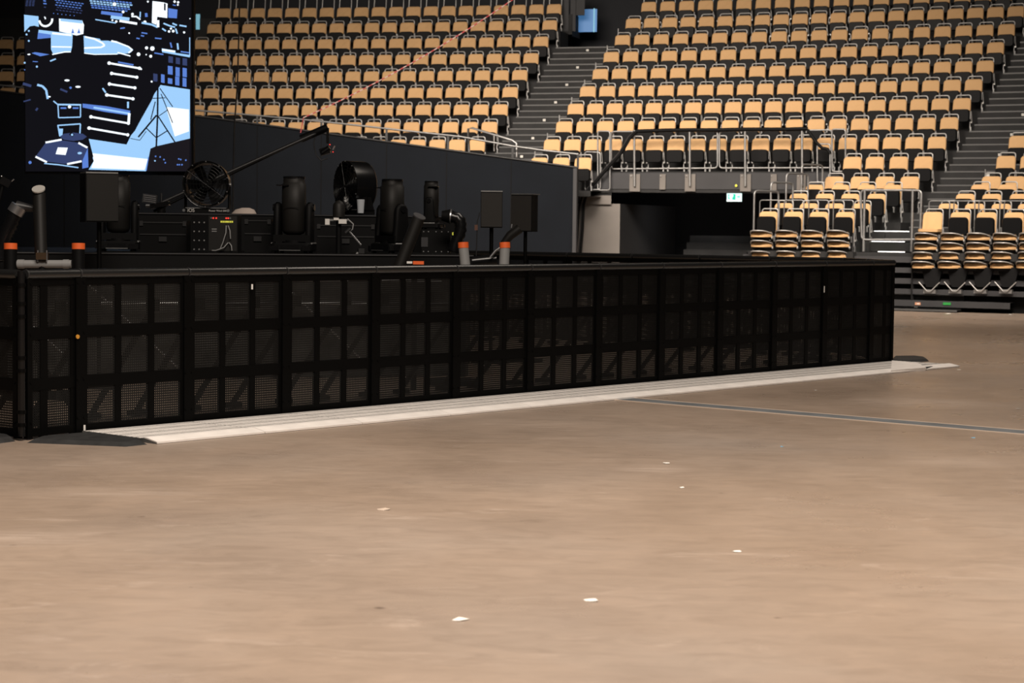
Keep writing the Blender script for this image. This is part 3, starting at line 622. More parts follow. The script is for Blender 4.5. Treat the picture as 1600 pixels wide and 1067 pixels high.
# rubber end ramps
def ramp(px, inset, h, name, label):
    q = [G(x, y) for x, y in px]; c = sum(q, Vector()) / len(q); mb = MB(); top_ = [c + (p - c) * (1 - inset) + Vector((0, 0, h)) for p in q]
    n = len(q); mb.add([p for p in q] + top_, [tuple(range(n, 2 * n))] + [(i, (i + 1) % n, n + (i + 1) % n, n + i) for i in range(n)], 'rubber'); return tag(mb.build(name), label, 'ramp')
ramp([(42, 692), (196, 698), (230, 694.5), (172, 671), (130, 680.5), (58, 687)], .13, .028, 'rubber_ramp', 'black rubber ramp at the left corner in front of the barrier')
ramp([(-60, 694), (0, 692.8), (24, 689.5), (14, 683.5), (-60, 682)], .2, .034, 'rubber_ramp', 'black rubber ramp running off the left edge of the picture')
ramp([(1392, 566), (1412, 568), (1452, 564.5), (1446, 560.5), (1430, 558.5), (1396, 559)], .15, .030, 'rubber_ramp', 'dark rubber ramp behind the right end of the barrier')
ramp([(1446, 579), (1459, 576.5), (1447, 572.5), (1432, 572)], .12, .030, 'rubber_ramp', 'small dark rubber ramp end at the right tip of the silver plates')
# right wing of the silver plate past the barrier end
q = [G(1250, 590.5), G(1447, 578.5), G(1434, 571.5), G(1392, 569.5)]
mb = MB(); mb.prism([BE + bu * .0 + Vector((.0, -.04, 0)), G(1392, 583.5), G(1447, 578.8), G(1434, 571.5)], (0, 0, .034), 'alu')
tag(mb.build('end_plate'), 'pale aluminium plate tip beyond the right end of the barrier', 'plate')
# floor channel and scraps
a0, a1 = G(975, 624), G(1640, 683); b0, b1 = G(992, 623.2), G(1640, 675); 
def band(y0, y1, m, name, dz):
    return 0
u_ = (G(1600, 675) - G(1042, 628)).normalized(); nn = Vector((-u_.y, u_.x, 0)); s0 = G(985, 624.4) - u_ * .3; s1 = G(1600, 675) + u_ * 3
mb = MB()
for o0, o1, m_, h in ((-.125, .125, 'stripe', .003), (-.158, -.122, 'edge', .004), (.122, .158, 'edge', .004)):
    mb.prism([s0 + nn * o0, s1 + nn * o0, s1 + nn * o1, s0 + nn * o1], (0, 0, h), m_)
o = mb.build('floor_channel'); tag(o, 'grey metal floor channel running from the barrier to the right edge', 'floor channel')
SCR = [(720, 968, .045, 'paper', 'white scrap on the near floor, left of the pair near the bottom'), (925, 938, .036, 'paper', 'white scrap on the near floor, right of the pair near the bottom'), (1152, 862, .03, 'paper', 'small white scrap alone in the right middle of the floor'),
       (1065, 762, .018, 'paper', 'tiny white scrap below the pale scuffs on the floor'), (1042, 724, .03, 'paper', 'pale crumpled scrap at the scuffs in the floor middle'), (602, 796, .045, 'edge', 'pale stain-like scrap left of centre on the floor'),
       (1499, 578, .03, 'paper', 'white scrap right of the barrier end on the floor'), (1590, 639, .03, 'paper', 'white scrap at the right edge above the grey channel'), (1520, 684, .02, 'bluebit', 'blue scrap below the grey channel near the right edge'),
       (1222, 698, .02, 'bluebit', 'blue scrap below the grey channel, left of the other blue one'), (1180, 604, .02, 'paper', 'pinkish white scrap at the front edge of the silver plates'), (1274, 610, .02, 'paper', 'small white scrap above the grey channel'),
       (1482, 490, .05, 'paper', 'white scrap on the floor before the folded chairs'), (1579, 491.5, .05, 'paper', 'white scrap before the stand at far right')]
for x, y, s_, m_, lb in SCR:
    c = G(x, y); mb = MB(); n = 7; R_ = [s_ * random.uniform(.6, 1.1) for _ in range(n)]
    ring = [Vector((R_[i] * math.cos(2 * PI * i / n), R_[i] * math.sin(2 * PI * i / n), random.uniform(0, .006))) for i in range(n)]
    mb.add(ring + [Vector((0, 0, s_ * .22))], [(i, (i + 1) % n, n) for i in range(n)] + [tuple(range(n))[::-1]], m_); tag(mb.build('floor_scrap', None, c), lb, 'scrap', 'scraps on the floor')
def on_barrier(px, py, off):                                    # a point in front of the barrier face
    r = ray(px, py); nrm = Vector((bu.y, -bu.x, 0)); o_ = BA + nrm * off; t_ = (o_ - CAM).dot(nrm) / r.dot(nrm); return CAM + r * t_
q = on_barrier(121, 526, .03); mb = MB(); mb.tube([q, q + Vector((bu.y, -bu.x, 0)) * .006], .016, 'yellow', 8)
mb.mats[0] = mat('orange_sticker', (.55, .25, .03), .5); tag(mb.build('round_sticker'), 'small orange sticker on the barrier frame near the left corner', 'sticker')
for x, y0, y1, lb in ((132, 664, 678, 'white torn tape on the barrier foot near the left corner'), (1288, 447, 457, 'short white tape strip on the barrier near its right end'), (394, 444, 452, 'tiny white tape strip on a barrier mullion, left part')):
    a, b = on_barrier(x, y0, .035), on_barrier(x, y1, .035); mb = MB(); mb.box((a + b) / 2, (.016, .003, (a - b).length), 'white', rz=brz); tag(mb.build('tape_scrap'), lb, 'tape', 'white tape scraps')
# ------------------------------------------------------------------ stage behind the barrier
DZ = 1.245
def platform(name, label, corners, z, th, skirt):
    t = thing(name, label, 'platform'); mb = MB(); mb.prism([Vector((x, y, z - th)) for x, y in corners], (0, 0, th), 'blackm'); mb.build('deck', t)
    if skirt:
        mb = MB(); n = len(corners)
        for i in range(n):
            a, b = corners[i], corners[(i + 1) % n]; mb.add([(a[0], a[1], skirt[1]), (b[0], b[1], skirt[1]), (b[0], b[1], z - th), (a[0], a[1], z - th)], [(0, 1, 2, 3)], 'blackm')
        mb.build('skirt', t)
    mb = MB(); mb.tube([Vector((x, y - .012, z - .010)) for x, y in corners[:2]], .007, 'beam', 6); mb.build('front_edge', t)
    return t
sd = platform('stage_platform', 'black stage platform behind the mesh barrier carrying the lights', ((-5.4, 18.9), (-.40, 20.2), (-.75, 23.0), (-6.0, 22.6)), DZ, .16, None)
for i in range(6):
    for yy in (0, 2.0):
        x = -5.1 + i * .92; y = 19.04 + i * .238 + yy * .95; mb = MB(); mb.tube([(x, y, 0), (x, y, DZ - .16)], .03, 'blackm', 6); mb.build('leg', sd)
for i in range(5):
    x = -5.1 + i * .92; y = 18.99 + i * .24; mb = MB(); mb.tube([(x, y, .75), (x + .92, y + .24, .75)], .022, 'steel' if i % 2 else 'darkrail', 6); mb.build('crossbar', sd)
    mb = MB(); mb.tube([(x + .1, y, .98), (x + .7, y + .16, .98)], .016, 'grey' if i % 2 == 0 else 'steel', 6); mb.build('crossbar', sd)
    if i in (0, 1, 3): mb = MB(); mb.tube([(x, y, 1.0), (x + .9, y + .22, .12)], .014, 'silver', 6); mb.build('diagonal_brace', sd)
mb = MB(); mb.add([(-5.45, 19.06, 0.01), (-.45, 20.34, 0.01), (-.45, 20.34, DZ - .17), (-5.45, 19.06, DZ - .17)], [(0, 1, 2, 3)], 'drape'); mb.build('front_skirt', sd)
mb = MB(); mb.add([(-6, 22.4, .01), (-.8, 22.9, .01), (-.8, 22.9, DZ - .17), (-6, 22.4, DZ - .17)], [(0, 1, 2, 3)], 'blackm'); mb.build('rear_skirt', sd)
su = platform('stage_riser', 'raised black stage riser behind the moving lights', ((-4.1, 21.55), (-.55, 22.0), (-.7, 23.0), (-4.2, 22.55)), 1.645, .05, (0, DZ))
# LED screen
YS = 31.0
def sp(px, py):
    r = ray(px, py); t_ = YS / r.y; return CAM + r * t_
t = thing('led_screen', 'tall LED screen showing a blue live picture of stage gear', 'screen'); c0, c1, c2 = sp(38, 271), sp(301, 272), sp(36, -8)
zb, ztp, xl, xr = c0.z, c2.z, c0.x, c1.x + .01
mb = MB(); mb.box(((xl + xr) / 2, YS + .09, (zb + ztp) / 2), (xr - xl, .14, ztp - zb), 'blackm'); mb.build('cabinet', t)
SW, SC, SB, SD, SK, SK2 = (mat('screen_' + n_, (0, 0, 0), .9, emit=c_, es=e_) for n_, c_, e_ in (('white', (.86, .93, 1), 1.25), ('pale', (.36, .64, 1), 1.0), ('blue', (.13, .27, .80), .85), ('slate', (.045, .065, .17), .9), ('black', (.0065, .0062, .0085), 1), ('dusk', (.012, .010, .013), 1)))
pic = MB(); lay = [0]
def pg(pts, m_): lay[0] += 1; pic.add([sp(x, y) + Vector((0, -.0006 * lay[0] - .02, 0)) for x, y in pts], [tuple(range(len(pts)))[::-1]], m_)
def stroke(pts, w_, m_):
    for (x0, y0), (x1, y1) in zip(pts, pts[1:]):
        L_ = math.hypot(x1 - x0, y1 - y0) or 1; nx, ny = -(y1 - y0) / L_ * w_ / 2, (x1 - x0) / L_ * w_ / 2
        pg([(x0 + nx, y0 + ny), (x1 + nx, y1 + ny), (x1 - nx, y1 - ny), (x0 - nx, y0 - ny)], m_)
def dot(x, y, r_, m_, ry=None): pg([(x + r_ * math.cos(a * PI / 4), y + (ry or r_) * math.sin(a * PI / 4)) for a in range(8)], m_)
pg([(39, -6), (299.5, -6), (299.5, 268), (40.5, 268)], SK)
for r_ in range(5):
    for j in range(9):
        x, y = 86 + j * 5.2 + r_ * .8 + (r_ % 2) * 2, 0 + r_ * 4 + j * .7
        if x < 128: stroke([(x, y), (x + 3.4, y + .7)], 1.5, SB if r_ < 3 else SD)
    for j in range(13):
        x, y = 140 + j * 5.2 + r_ * 1.2, -2 + r_ * 3.6 + j * .55
        if x < 204 and y < 18: stroke([(x, y), (x + 4, y + .5)], 2.1, SC if r_ in (1, 2) else SB)
    for j in range(3): stroke([(42 + j * 5, r_ * 2.4), (45.5 + j * 5, .4 + r_ * 2.4)], 1.2, SD)
for i in range(6): dot(86 + i * 6.4, 22 + i * .7, .8, SB)
stroke([(70, 2), (74, 3)], 2, SB); stroke([(70, 6.5), (75, 7)], 2, SB); stroke([(71, 12), (74, 12.5)], 1.6, SD)
pg([(40, 24), (62.5, 26.5), (63, 43), (56, 41), (49, 42), (40.5, 51)], SC)
stroke([(63.5, 33), (65.5, 38), (69.5, 41.5), (75, 42), (80, 39.5), (83.5, 35), (84, 30)], 3.2, SW); stroke([(71.5, 27.5), (73.5, 29), (73, 31)], 2, SW)
pg([(94.5, 30), (131, 33.5), (133.5, 40), (132.5, 54), (122, 56.5), (95, 50)], SW); pg([(97, 30), (131, 33), (131.5, 38), (97, 34)], SC)
for x in (116, 125.5): pg([(x - 2.5, 53), (x + 2.5, 53), (x + .8, 48), (x, 45), (x - .8, 48)], SB)
pg([(63, 47.5), (116, 54), (115, 74), (113, 82), (104, 82), (86, 86.5), (82, 78), (82, 60), (61, 61.5)], SC); stroke([(84, 53), (114, 56)], 3, SW); stroke([(83, 74), (114, 74.5)], 2, SW)
pg([(62, 52), (82, 55), (82, 60), (61, 62)], SB); stroke([(84, 86), (104, 82), (113, 82)], 1.8, SW)
pg([(133, 57), (160, 62), (180, 66.5), (204, 74), (210.5, 79), (205, 84), (185, 85.5), (155, 86.5), (134, 83.5)], SC); pg([(158, 61), (172, 64.5), (160, 64.5)], SK)
stroke([(135, 58.5), (150, 62), (162, 68), (166, 72), (160, 75), (134, 76)], 2.6, SW); stroke([(176, 65), (185, 67)], 2.8, SW); stroke([(185, 67), (203, 74), (209, 79), (203, 83.5)], 2.2, SW); stroke([(134, 84), (150, 86), (186, 85.5)], 1.4, SW); stroke([(186, 83), (206, 88.5)], 2, SW)
pg([(52, 84), (58, 82.5), (80, 86), (66, 89)], SB); dot(48, 86, 2.6, SW, 1.2); stroke([(81, 96.5), (90, 93)], 2.2, SC); dot(41.5, 99, 1.6, SC); dot(60.5, 105, 1.7, SC); dot(41.5, 110, 1, SB); stroke([(54, 97), (62, 97.5)], 1.2, SB)
for x, y in ((48, 49.5), (44.5, 55), (48, 65)): dot(x, y, 1.6, SC)
dot(107.5, 126.5, 4.3, SW, 1.7); dot(124.5, 136.5, 4.3, SW, 1.7); dot(113, 138, 2, SB); stroke([(97, 140), (108, 144.5)], 3, SD)
pg([(240.5, 3), (257, 5), (264, 7), (263.5, 29.5), (248, 27.5), (246.5, 40), (239.5, 37)], SW); pg([(258.5, 6.5), (261, 7), (261, 18), (258.5, 17.5)], SK); pg([(265, 14), (279.5, 16.5), (278.5, 30), (265, 29)], SB); stroke([(272, 9), (277, 10)], 1.6, SB)
for x, y, r_ in ((275, 4, 2), (280.5, 5, 2), (280, 9, 1.5), (233.5, 4, 1.6), (195, 20, 2.2), (209.5, 23.5, 2.2), (181.5, 8, 3), (299, 30.5, 1), (204.5, 53, 1.4), (219, 86, 3), (231.5, 76, 2.6), (240.5, 77, 3.6), (238, 89, 2.4), (231, 86.5, 1.2), (223, 109, 1.6), (290, 52, 1.8), (266.5, 50.5, 2), (273, 50, 2.2), (269.5, 46, 1.8), (229, 36, 2.6), (184.5, 35, 2), (178.5, 33, 1.6), (239.5, 128.5, 1.6)): dot(x, y, r_, SW)
stroke([(161, 21), (194, 25)], 5, SB); stroke([(176, 28), (205, 31.5)], 5, SC); stroke([(189.5, 34), (217, 38.5)], 3.6, SW); stroke([(208, 27), (216, 27.5), (222, 32)], 2.4, SW); stroke([(222, 20), (221.5, 29)], 2, SC); stroke([(231, 22), (231.5, 28)], 4, SB); stroke([(224, 37), (240, 40), (249, 44)], 3, SC); stroke([(249.5, 33), (249.5, 44)], 4, SW); stroke([(152, 32), (184, 37.5)], 1.8, SC)
for p_ in ([(258, 38), (268, 42), (276, 44)], [(256, 46), (262, 50)], [(272, 38), (279, 41)], [(277, 46), (279.5, 54)], [(283, 41), (294, 43)]): stroke(p_, 2.4, SC)
for p_ in ([(191, 46), (198, 45)], [(224, 52.5), (233, 54)], [(216, 61), (221, 62)], [(245, 61), (255, 62)], [(244, 84), (258, 86.5)], [(223, 57), (228, 58)]): stroke(p_, 2, SB)
pg([(255.5, 77), (277, 80.5), (277, 84), (299, 87), (299, 91), (256, 83)], SC); stroke([(256, 79), (276, 82)], 3, SW); stroke([(285, 82), (299, 84)], 2, SB); stroke([(269, 68), (271, 76)], 2.4, SB); stroke([(280, 69), (281, 79)], 2.6, SC)
stroke([(299, 60), (299, 90)], 1.4, SC)
for x0, x1, ya, yb, m_ in ((265, 272.5, 104, 117, SB), (277, 283.5, 106, 120, SB), (288, 294.5, 107, 121, SB), (265, 272, 123, 131.5, SB), (276.5, 283, 120.5, 134, SB), (288, 294, 122.5, 136, SB), (242.5, 249, 116, 128, SD), (254.5, 260, 117, 130, SB), (266, 273, 89, 99, SD), (277.5, 284, 91, 101, SD), (288, 295, 92, 103, SD)): pg([(x0, ya), (x1, ya + 1), (x1, yb + 1), (x0, yb)], m_)
pg([(254, 134), (270, 136.5), (299.5, 141), (299.5, 217), (247, 230), (239.5, 234), (236, 250), (231, 268), (142, 265.5), (150, 252), (146, 240), (139, 226), (141, 217.5), (201, 226.5), (208, 212), (214, 205), (222, 190), (232, 172), (240, 158), (244, 148)], SC)
pg([(262, 140), (299.5, 145), (299.5, 200), (270, 210), (262, 190)], SC); pg([(150, 252), (148, 240), (234, 249), (229, 266), (146, 263)], SW); stroke([(150, 233), (236, 244)], 4, SC); pg([(262, 168), (298, 172), (298, 206), (276, 214)], SW)
for p_ in ([(174, 100), (221, 108)], [(178, 116), (217, 122)], [(174.5, 132.5), (214, 138.5)], [(170.5, 149.5), (211, 155.5)], [(146, 183.5), (204, 193.5)], [(143, 201), (203, 211.5)]):
    stroke(p_, 3, SW); dot(*p_[0], 2.8, SW); dot(*p_[1], 2.6, SW)
stroke([(188, 98.5), (212, 103)], 2.4, SB); stroke([(164, 139), (169, 146)], 2.6, SC); stroke([(203.5, 160), (203.5, 170)], 3, SC)
pg([(133, 163), (170, 167), (207, 174), (206.5, 181.5), (168, 176), (133, 169)], SB); stroke([(150, 169), (206, 178.5)], 3, SC); stroke([(205.5, 178), (204.5, 193)], 4, SW)
for p_, w_ in (([(250, 128), (249.5, 182), (247.5, 230)], 2.6), ([(248, 181), (219.5, 215)], 2.6), ([(250, 182), (276.5, 223)], 2), ([(231, 200), (247.5, 216), (265, 205)], 1.6), ([(253, 139), (273, 168)], 1.4), ([(255, 148), (273, 193)], 1.4), ([(246, 160), (239, 188)], 1.6), ([(252, 182), (265, 173)], 1.2), ([(240, 155), (262, 154)], 1.2), ([(207, 217), (222, 220), (232, 206)], 1)): stroke(p_, w_, SK)
for p_, w_ in (([(94, 164.5), (131, 165)], 2.6), ([(95, 165), (96, 185), (130, 184), (130, 165)], 1.8), ([(88, 159), (94, 164)], 2), ([(94, 197), (130, 194.5), (129, 210)], 2), ([(95, 197), (98, 214)], 2)): stroke(p_, w_, SC)
dot(113, 168, 2.6, SW); stroke([(99, 170), (108, 170)], 2.6, SB); stroke([(118, 170), (127, 170)], 2.6, SB); pg([(96, 202), (103, 202), (102, 213), (97, 213)], SC)
dot(119, 214.5, 21, SD, 6.5); stroke([(114, 209), (119, 213)], 5, SK); dot(117, 211.5, 1.8, SC); pg([(142, 214), (150, 245), (143, 260), (136, 262), (134, 225)], SK)
pg([(76, 224), (100, 220), (128, 224), (141.5, 232), (133, 253), (108, 257), (76, 253), (60, 246)], SD); pg([(141.5, 232), (142.5, 262), (133, 264), (133, 252)], SB); pg([(95, 231), (110.5, 231.5), (107, 243), (91.5, 241.5)], SW); dot(129, 240, 3.6, SC, 2)
for p_ in ([(76, 223.5), (101, 219)], [(127, 224), (141, 231.5)], [(60.5, 245.5), (78, 254)], [(109.5, 257), (132, 252.5)]): stroke(p_, 3, SW)
stroke([(74, 256), (96, 258), (127, 262.5)], 1.8, SC); dot(52, 254.5, 2.5, SB)
stroke([(63, 134), (71, 136), (77, 142), (79.5, 156)], 3.4, SC); dot(82, 152.5, 2.2, SW, 1.2); stroke([(41, 132), (54, 136)], 4, SD); stroke([(61, 174), (64, 170)], 3, SD); stroke([(42, 160), (53, 157)], 2, SD)
pg([(239, 233), (247, 229.5), (299.5, 217.5), (299.5, 268), (232, 268)], SK2); stroke([(236, 246), (232.5, 267)], 1.4, SB)
for x, y in ((246, 252), (247, 245), (254, 246), (262, 255), (260, 250), (283, 249), (286, 250), (281, 258), (284, 258), (288, 258), (294, 251)): dot(x, y, 1.3, SB if (x, y) != (246, 252) else SC)
pic.build('display_picture', t)
mb = MB(); mb.tube([(xl + .3, YS + .1, ztp), (xl + .3, YS + .1, 19.9)], .02, 'blackm', 6); mb.tube([(xr - .3, YS + .1, ztp), (xr - .3, YS + .1, 19.9)], .02, 'blackm', 6); mb.build('hanging_cable', t)
# moving head lights
def moving_head(loc, rz, label, s=1., lean=0.):
    t = thing('moving_head_light', label, 'stage light', loc, rz, 'black moving head stage lights'); t.scale = (s, s, s)
    b, y, h, l = MB(), MB(), MB(), MB()
    b.loft([[Vector((v.x, v.z, z)) for v in rrect(w_, w_ * .82, .05, 3)] for z, w_ in ((.02, .40), (.03, .42), (.09, .42), (.105, .39))], 'blackm', False)
    for sx in (-1, 1): b.box((sx * .17, -.185, .05), (.09, .02, .05), 'blackg'); b.tube([(sx * .205, -.1, .098), (sx * .205, .1, .098)], .010, 'steel', 6)
    b.box((0, -.178, .055), (.18, .006, .05), 'blackg'); b.box((0, -.182, .03), (.22, .004, .006), 'steel')
    for sx in (-1, 1):
        for sy in (-1, 1): b.tube([(sx * .15, sy * .12, 0), (sx * .15, sy * .12, .025)], .02, 'rubber', 8)
    for sx in (-1, 1):
        y.loft([[Vector((sx * .165 + v.x, v.z * 1.0, z)) for v in rrect(w_, d_, .03, 3)] for z, w_, d_ in ((.125, .06, .20), (.30, .07, .17), (.46, .07, .15), (.50, .06, .11), (.515, .03, .06))], 'blackm')
    y.box((0, 0, .15), (.38, .20, .07), 'blackm'); y.tube([(0, 0, .10), (0, 0, .13)], .12, 'blackm', 16)
    for sx in (-1, 1): y.tube([(sx * .19, 0, .46), (sx * .215, 0, .46)], .036, 'blackg', 12)
    h.loft([[Vector((v.x, v.z, z)) for v in rrect(w_, d_, min(w_, d_) * .42, 4)] for z, w_, d_ in ((.185, .13, .13), (.20, .20, .19), (.235, .235, .235), (.50, .24, .245), (.70, .238, .238), (.705, .215, .215), (.76, .212, .212))], 'charcoal')
    h.box((-.09, -.05, .685), (.13, .16, .012), 'blackg'); h.box((0, -.132, .46), (.16, .006, .004), 'blackg')
    l.tube([(0, 0, .755), (0, 0, .775)], .112, 'blackg', 20); l.tube([(0, 0, .77), (0, 0, .777)], .095, 'blackg', 20)
    b.build('base', t); y.build('yoke', t); hh = h.build('head', t); l.build('lens_ring', hh); return t
def dk(px, d, z=DZ): r = ray(px, 400); p = CAM + r * d; return Vector((p.x, p.y, z))
moving_head(dk(185, 20.3), .1, 'black moving head light partly hidden behind the left speaker')
moving_head(dk(459, 20.2), -.12, 'black moving head light pointing up, between the two fans')
moving_head(dk(612, 20.9), -.9, 'black moving head light turned sideways, left of the leaning tube')
moving_head(dk(673, 21.2, 1.50), PI / 2 - .15, 'black moving head light standing on the small equipment case', .66)
# loudspeakers
def speaker(px, pt, pb, wpx, d, rz, label, zfoot=0., mk='grille', tp=.38):
    a = P(px, pt, d); b = P(px, pb, d); w_ = wpx * d / FPX; h = (a - b).length
    t = thing('loudspeaker', label, 'speaker', (b.x, b.y, zfoot), rz, 'black loudspeakers on poles'); z0 = b.z - zfoot
    c, g = MB(), MB(); D = w_ * .85
    c.prism([(-w_ / 2, -D / 2, z0), (w_ / 2, -D / 2, z0), (w_ * tp, D / 2, z0), (-w_ * tp, D / 2, z0)], (0, 0, h), 'blackm'); c.box((0, 0, z0 + h + .006), (w_ * .98, D, .012), 'steel')
    g.prism([(-w_ / 2 + .006, -D / 2 - .012, z0 + .012), (w_ / 2 - .006, -D / 2 - .012, z0 + .012), (w_ / 2 - .006, -D / 2, z0 + .012), (-w_ / 2 + .006, -D / 2, z0 + .012)], (0, 0, h - .024), mk)
    c.build('cabinet', t); g.build('grille', t); m_ = MB(); m_.tube([(0, 0, .03), (0, 0, z0)], .022, 'black', 8); m_.build('pole', t)
    m_ = MB(); m_.tube([(0, 0, 0), (0, 0, .03)], .22, 'black', 20); m_.build('base_plate', t); return t
sp1 = speaker(155, 271.5, 347, 51, 18.4, .42, 'large black loudspeaker on a pole below the LED screen', 0., 'charcoal', .5)
sp2 = speaker(768, 300, 356, 34, 22.3, 0., 'left of the two brown-black loudspeakers on thin poles by the navy wall')
sp3 = speaker(821, 304.5, 362, 36, 22.6, -.45, 'right of the two brown-black loudspeakers on thin poles by the navy wall')
MATS['charcoal'] = M['charcoal']
# fans
def text(s_, size, loc, rx, m_, parent, ry=0., name='lettering'):
    cu = bpy.data.curves.new(name, 'FONT'); cu.body = s_; cu.size = size; cu.extrude = .001; cu.align_x = 'CENTER'; cu.align_y = 'CENTER'; cu.materials.append(M[m_])
    o = bpy.data.objects.new(name, cu); C.objects.link(o); bpy.context.view_layer.update(); me = bpy.data.meshes.new_from_object(o); bpy.data.objects.remove(o)
    o = bpy.data.objects.new(name, me); C.objects.link(o); o.parent = parent; o.location = loc; o.rotation_euler = (PI / 2, 0, ry); return o
def fan(loc, rz, label, r_=.235, txt=True):
    t = thing('stage_fan', label, 'fan', loc, rz, 'black drum fans on the stage'); cz = .32; d_, g_, b_, s_ = MB(), MB(), MB(), MB()
    rings = [circ((0, y, cz), r, 28) for y, r in ((-.14, r_ + .004), (-.13, r_), (.10, r_ * .98), (.13, r_ * .9), (.13, r_ * .86), (-.12, r_ * .93), (-.14, r_ * .97))]; rings.append(rings[0]); d_.loft(rings, 'blackg', True, False)
    for q in range(1, 8): g_.tube(circ((0, -.145, cz), r_ * q / 7.5, 24), .0035, 'blackg', 5, closed=True)
    for q in range(10): a = q * PI / 5; g_.tube([(0, -.147, cz), (r_ * math.cos(a), -.145, cz + r_ * math.sin(a))], .004, 'blackg', 5)
    for q in range(10): a = q * PI / 5 + .3; g_.tube([(r_ * .98 * math.cos(a), -.15, cz + r_ * .98 * math.sin(a)), (r_ * .98 * math.cos(a), -.142, cz + r_ * .98 * math.sin(a))], .006, 'silver', 6)
    for q in range(6):
        a = q * PI / 3; ca, sa = math.cos(a), math.sin(a); pts = []
        for rr_, w0, tw in ((.05, .03, .03), (.12, .05, .025), (r_ * .85, .055, .012)):
            pts.append((Vector((ca * rr_ - sa * -w0, -tw, cz + sa * rr_ + ca * -w0)), Vector((ca * rr_ - sa * w0, tw, cz + sa * rr_ + ca * w0))))
        b_.strip([p for p, _ in pts], [p for _, p in pts], 'blackm')
    b_.tube([(0, -.06, cz), (0, .12, cz)], .065, 'blackm', 14)
    for sx in (-1, 1): s_.tube([(sx * .24, 0, .06), (sx * .245, 0, cz + .02)], .014, 'black', 8); s_.tube([(sx * .235, 0, cz), (sx * .262, 0, cz)], .022, 'silver', 10); s_.prism([(sx * .25, -.09, .055), (sx * .25, .09, .055), (sx * .25, .05, .2), (sx * .25, -.05, .2)], (.004, 0, 0), 'blackm')
    s_.box((0, 0, .03), (.46, .22, .055), 'blackm'); s_.box((0, -.115, .058), (.45, .012, .008), 'steel')
    for sx in (-1, 1): s_.tube([(sx * .245, -.10, .03), (sx * .245, -.115, .03)], .016, 'silver', 8)
    d_.build('drum', t); g_.build('guard', t); b_.build('blade_rotor', t); st = s_.build('stand', t)
    text('iOS', .055, (-.165, -.1125, .03), 0, 'white', st)
    if txt: text('Power Wind 500', .028, (.13, -.1125, .028), 0, 'white', st)
    return t
fan(Vector(dk(324, 22.1, 1.648)), 0., 'black drum fan facing the camera on the riser below the LED screen', .255)
fan(Vector(dk(556, 22.2, 1.648)), -1.0, 'black drum fan turned away, right of the middle moving light', .28, False)
# dimmer case on the deck front
q = dk(335, 20.0, DZ); t = thing('dimmer_case', 'black dimmer case with yellow label and loose cables under the front fan', 'equipment case', q, .05)
mb = MB(); mb.box((0, .2, .19), (.47, .42, .38), 'blackm'); mb.box((-.145, -.015, .19), (.16, .01, .37), 'blackg'); mb.build('case', t)
mb = MB(); mb.box((.085, -.012, .19), (.28, .012, .35), 'charcoal')
for i, x in enumerate((-.03, -.01, .02, .12, .14, .16)): mb.tube([(x, -.03, .345), (x, -.018, .345)], .008, 'red' if i in (1, 2, 3, 4) else 'silver', 8)
for j in range(2): mb.box((.0, -.02, .235 - j * .022), (.05, .004, .01), 'steel')
mb.build('control_panel', t)
mb = MB(); mb.box((.125, -.02, .31), (.125, .004, .018), 'yellow')
for x in (.085, .105, .15, .17): mb.box((x, -.023, .31), (.004, .002, .012), 'blackm')
mb.build('yellow_label', t)
mb = MB(); 
for pts in ([(.12, -.03, .27), (.12, -.06, .2), (.09, -.06, .1), (.06, -.06, .03)], [(.14, -.03, .27), (.16, -.06, .22), (.165, -.05, .14)], [(.14, -.03, .10), (.10, -.06, .05), (.02, -.06, .02), (-.02, -.05, .02)], [(.15, -.03, .10), (.175, -.06, .07), (.18, -.06, .02)]): mb.tube(pts, .006, 'grey', 6)
mb.build('patch_cable', t)
mb = MB()
for i in range(3):
    for j in range(4): mb.tube([(-.20 + i * .05, -.03, .03 + j * .09), (-.20 + i * .05, -.02, .03 + j * .09)], .008, 'steel', 6)
mb.build('screw', t)
# small case under the short moving light, with cable
q = dk(681, 21.0, DZ); t = thing('equipment_case', 'small black riveted case under the short moving light', 'equipment case', q, 0.)
mb = MB(); mb.box((0, .17, .125), (.30, .34, .25), 'blackm'); mb.build('case', t)
mb = MB()
for x in (-.13, -.08, .0, .06, .13):
    for z in (.02, .23): mb.tube([(x, -.008, z), (x, .0, z)], .007, 'silver', 6)
mb.build('rivet', t); mb = MB(); mb.box((-.12, -.006, .12), (.07, .006, .1), 'beam'); mb.box((.19, .02, .21), (.04, .03, .03), 'yellow'); mb.tube([(.16, 0, .17), (.2, -.03, .15), (.21, -.02, .04)], .006, 'silver', 6); mb.build('socket_panel', t)
# low equipment silhouettes standing on the deck
def low_case(x0, x1, y0, y1, d, label):
    a, b = P(x0, y1, d), P(x1, y0, d); t = thing('flight_case', label, 'case', ((a.x + b.x) / 2, a.y, DZ), 0., 'black cases on the stage'); w_, h = b.x - a.x, b.z - DZ
    mb = MB(); mb.box((0, .2, h / 2), (w_, .4, h), 'blackm'); mb.build('body', t); mb = MB(); mb.box((0, -.004, h - .02), (w_, .012, .012), 'darkrail'); mb.box((0, -.004, h * .55), (w_ * .98, .012, .012), 'darkrail')
    for sx in (-1, 1): mb.box((sx * (w_ / 2 - .02), -.008, h - .03), (.035, .012, .05), 'darkrail')
    mb.build('trim', t); mb = MB(); mb.box((0, -.012, h * .4), (.08, .014, .05), 'darkrail'); mb.build('latch', t)
low_case(218, 292, 345, 392, 20.4, 'long black case left of the dimmer case')
low_case(382, 424, 342, 392, 20.6, 'black case between the dimmer case and middle moving light')
low_case(495, 586, 350, 398, 20.9, 'long black case below the turned fan')
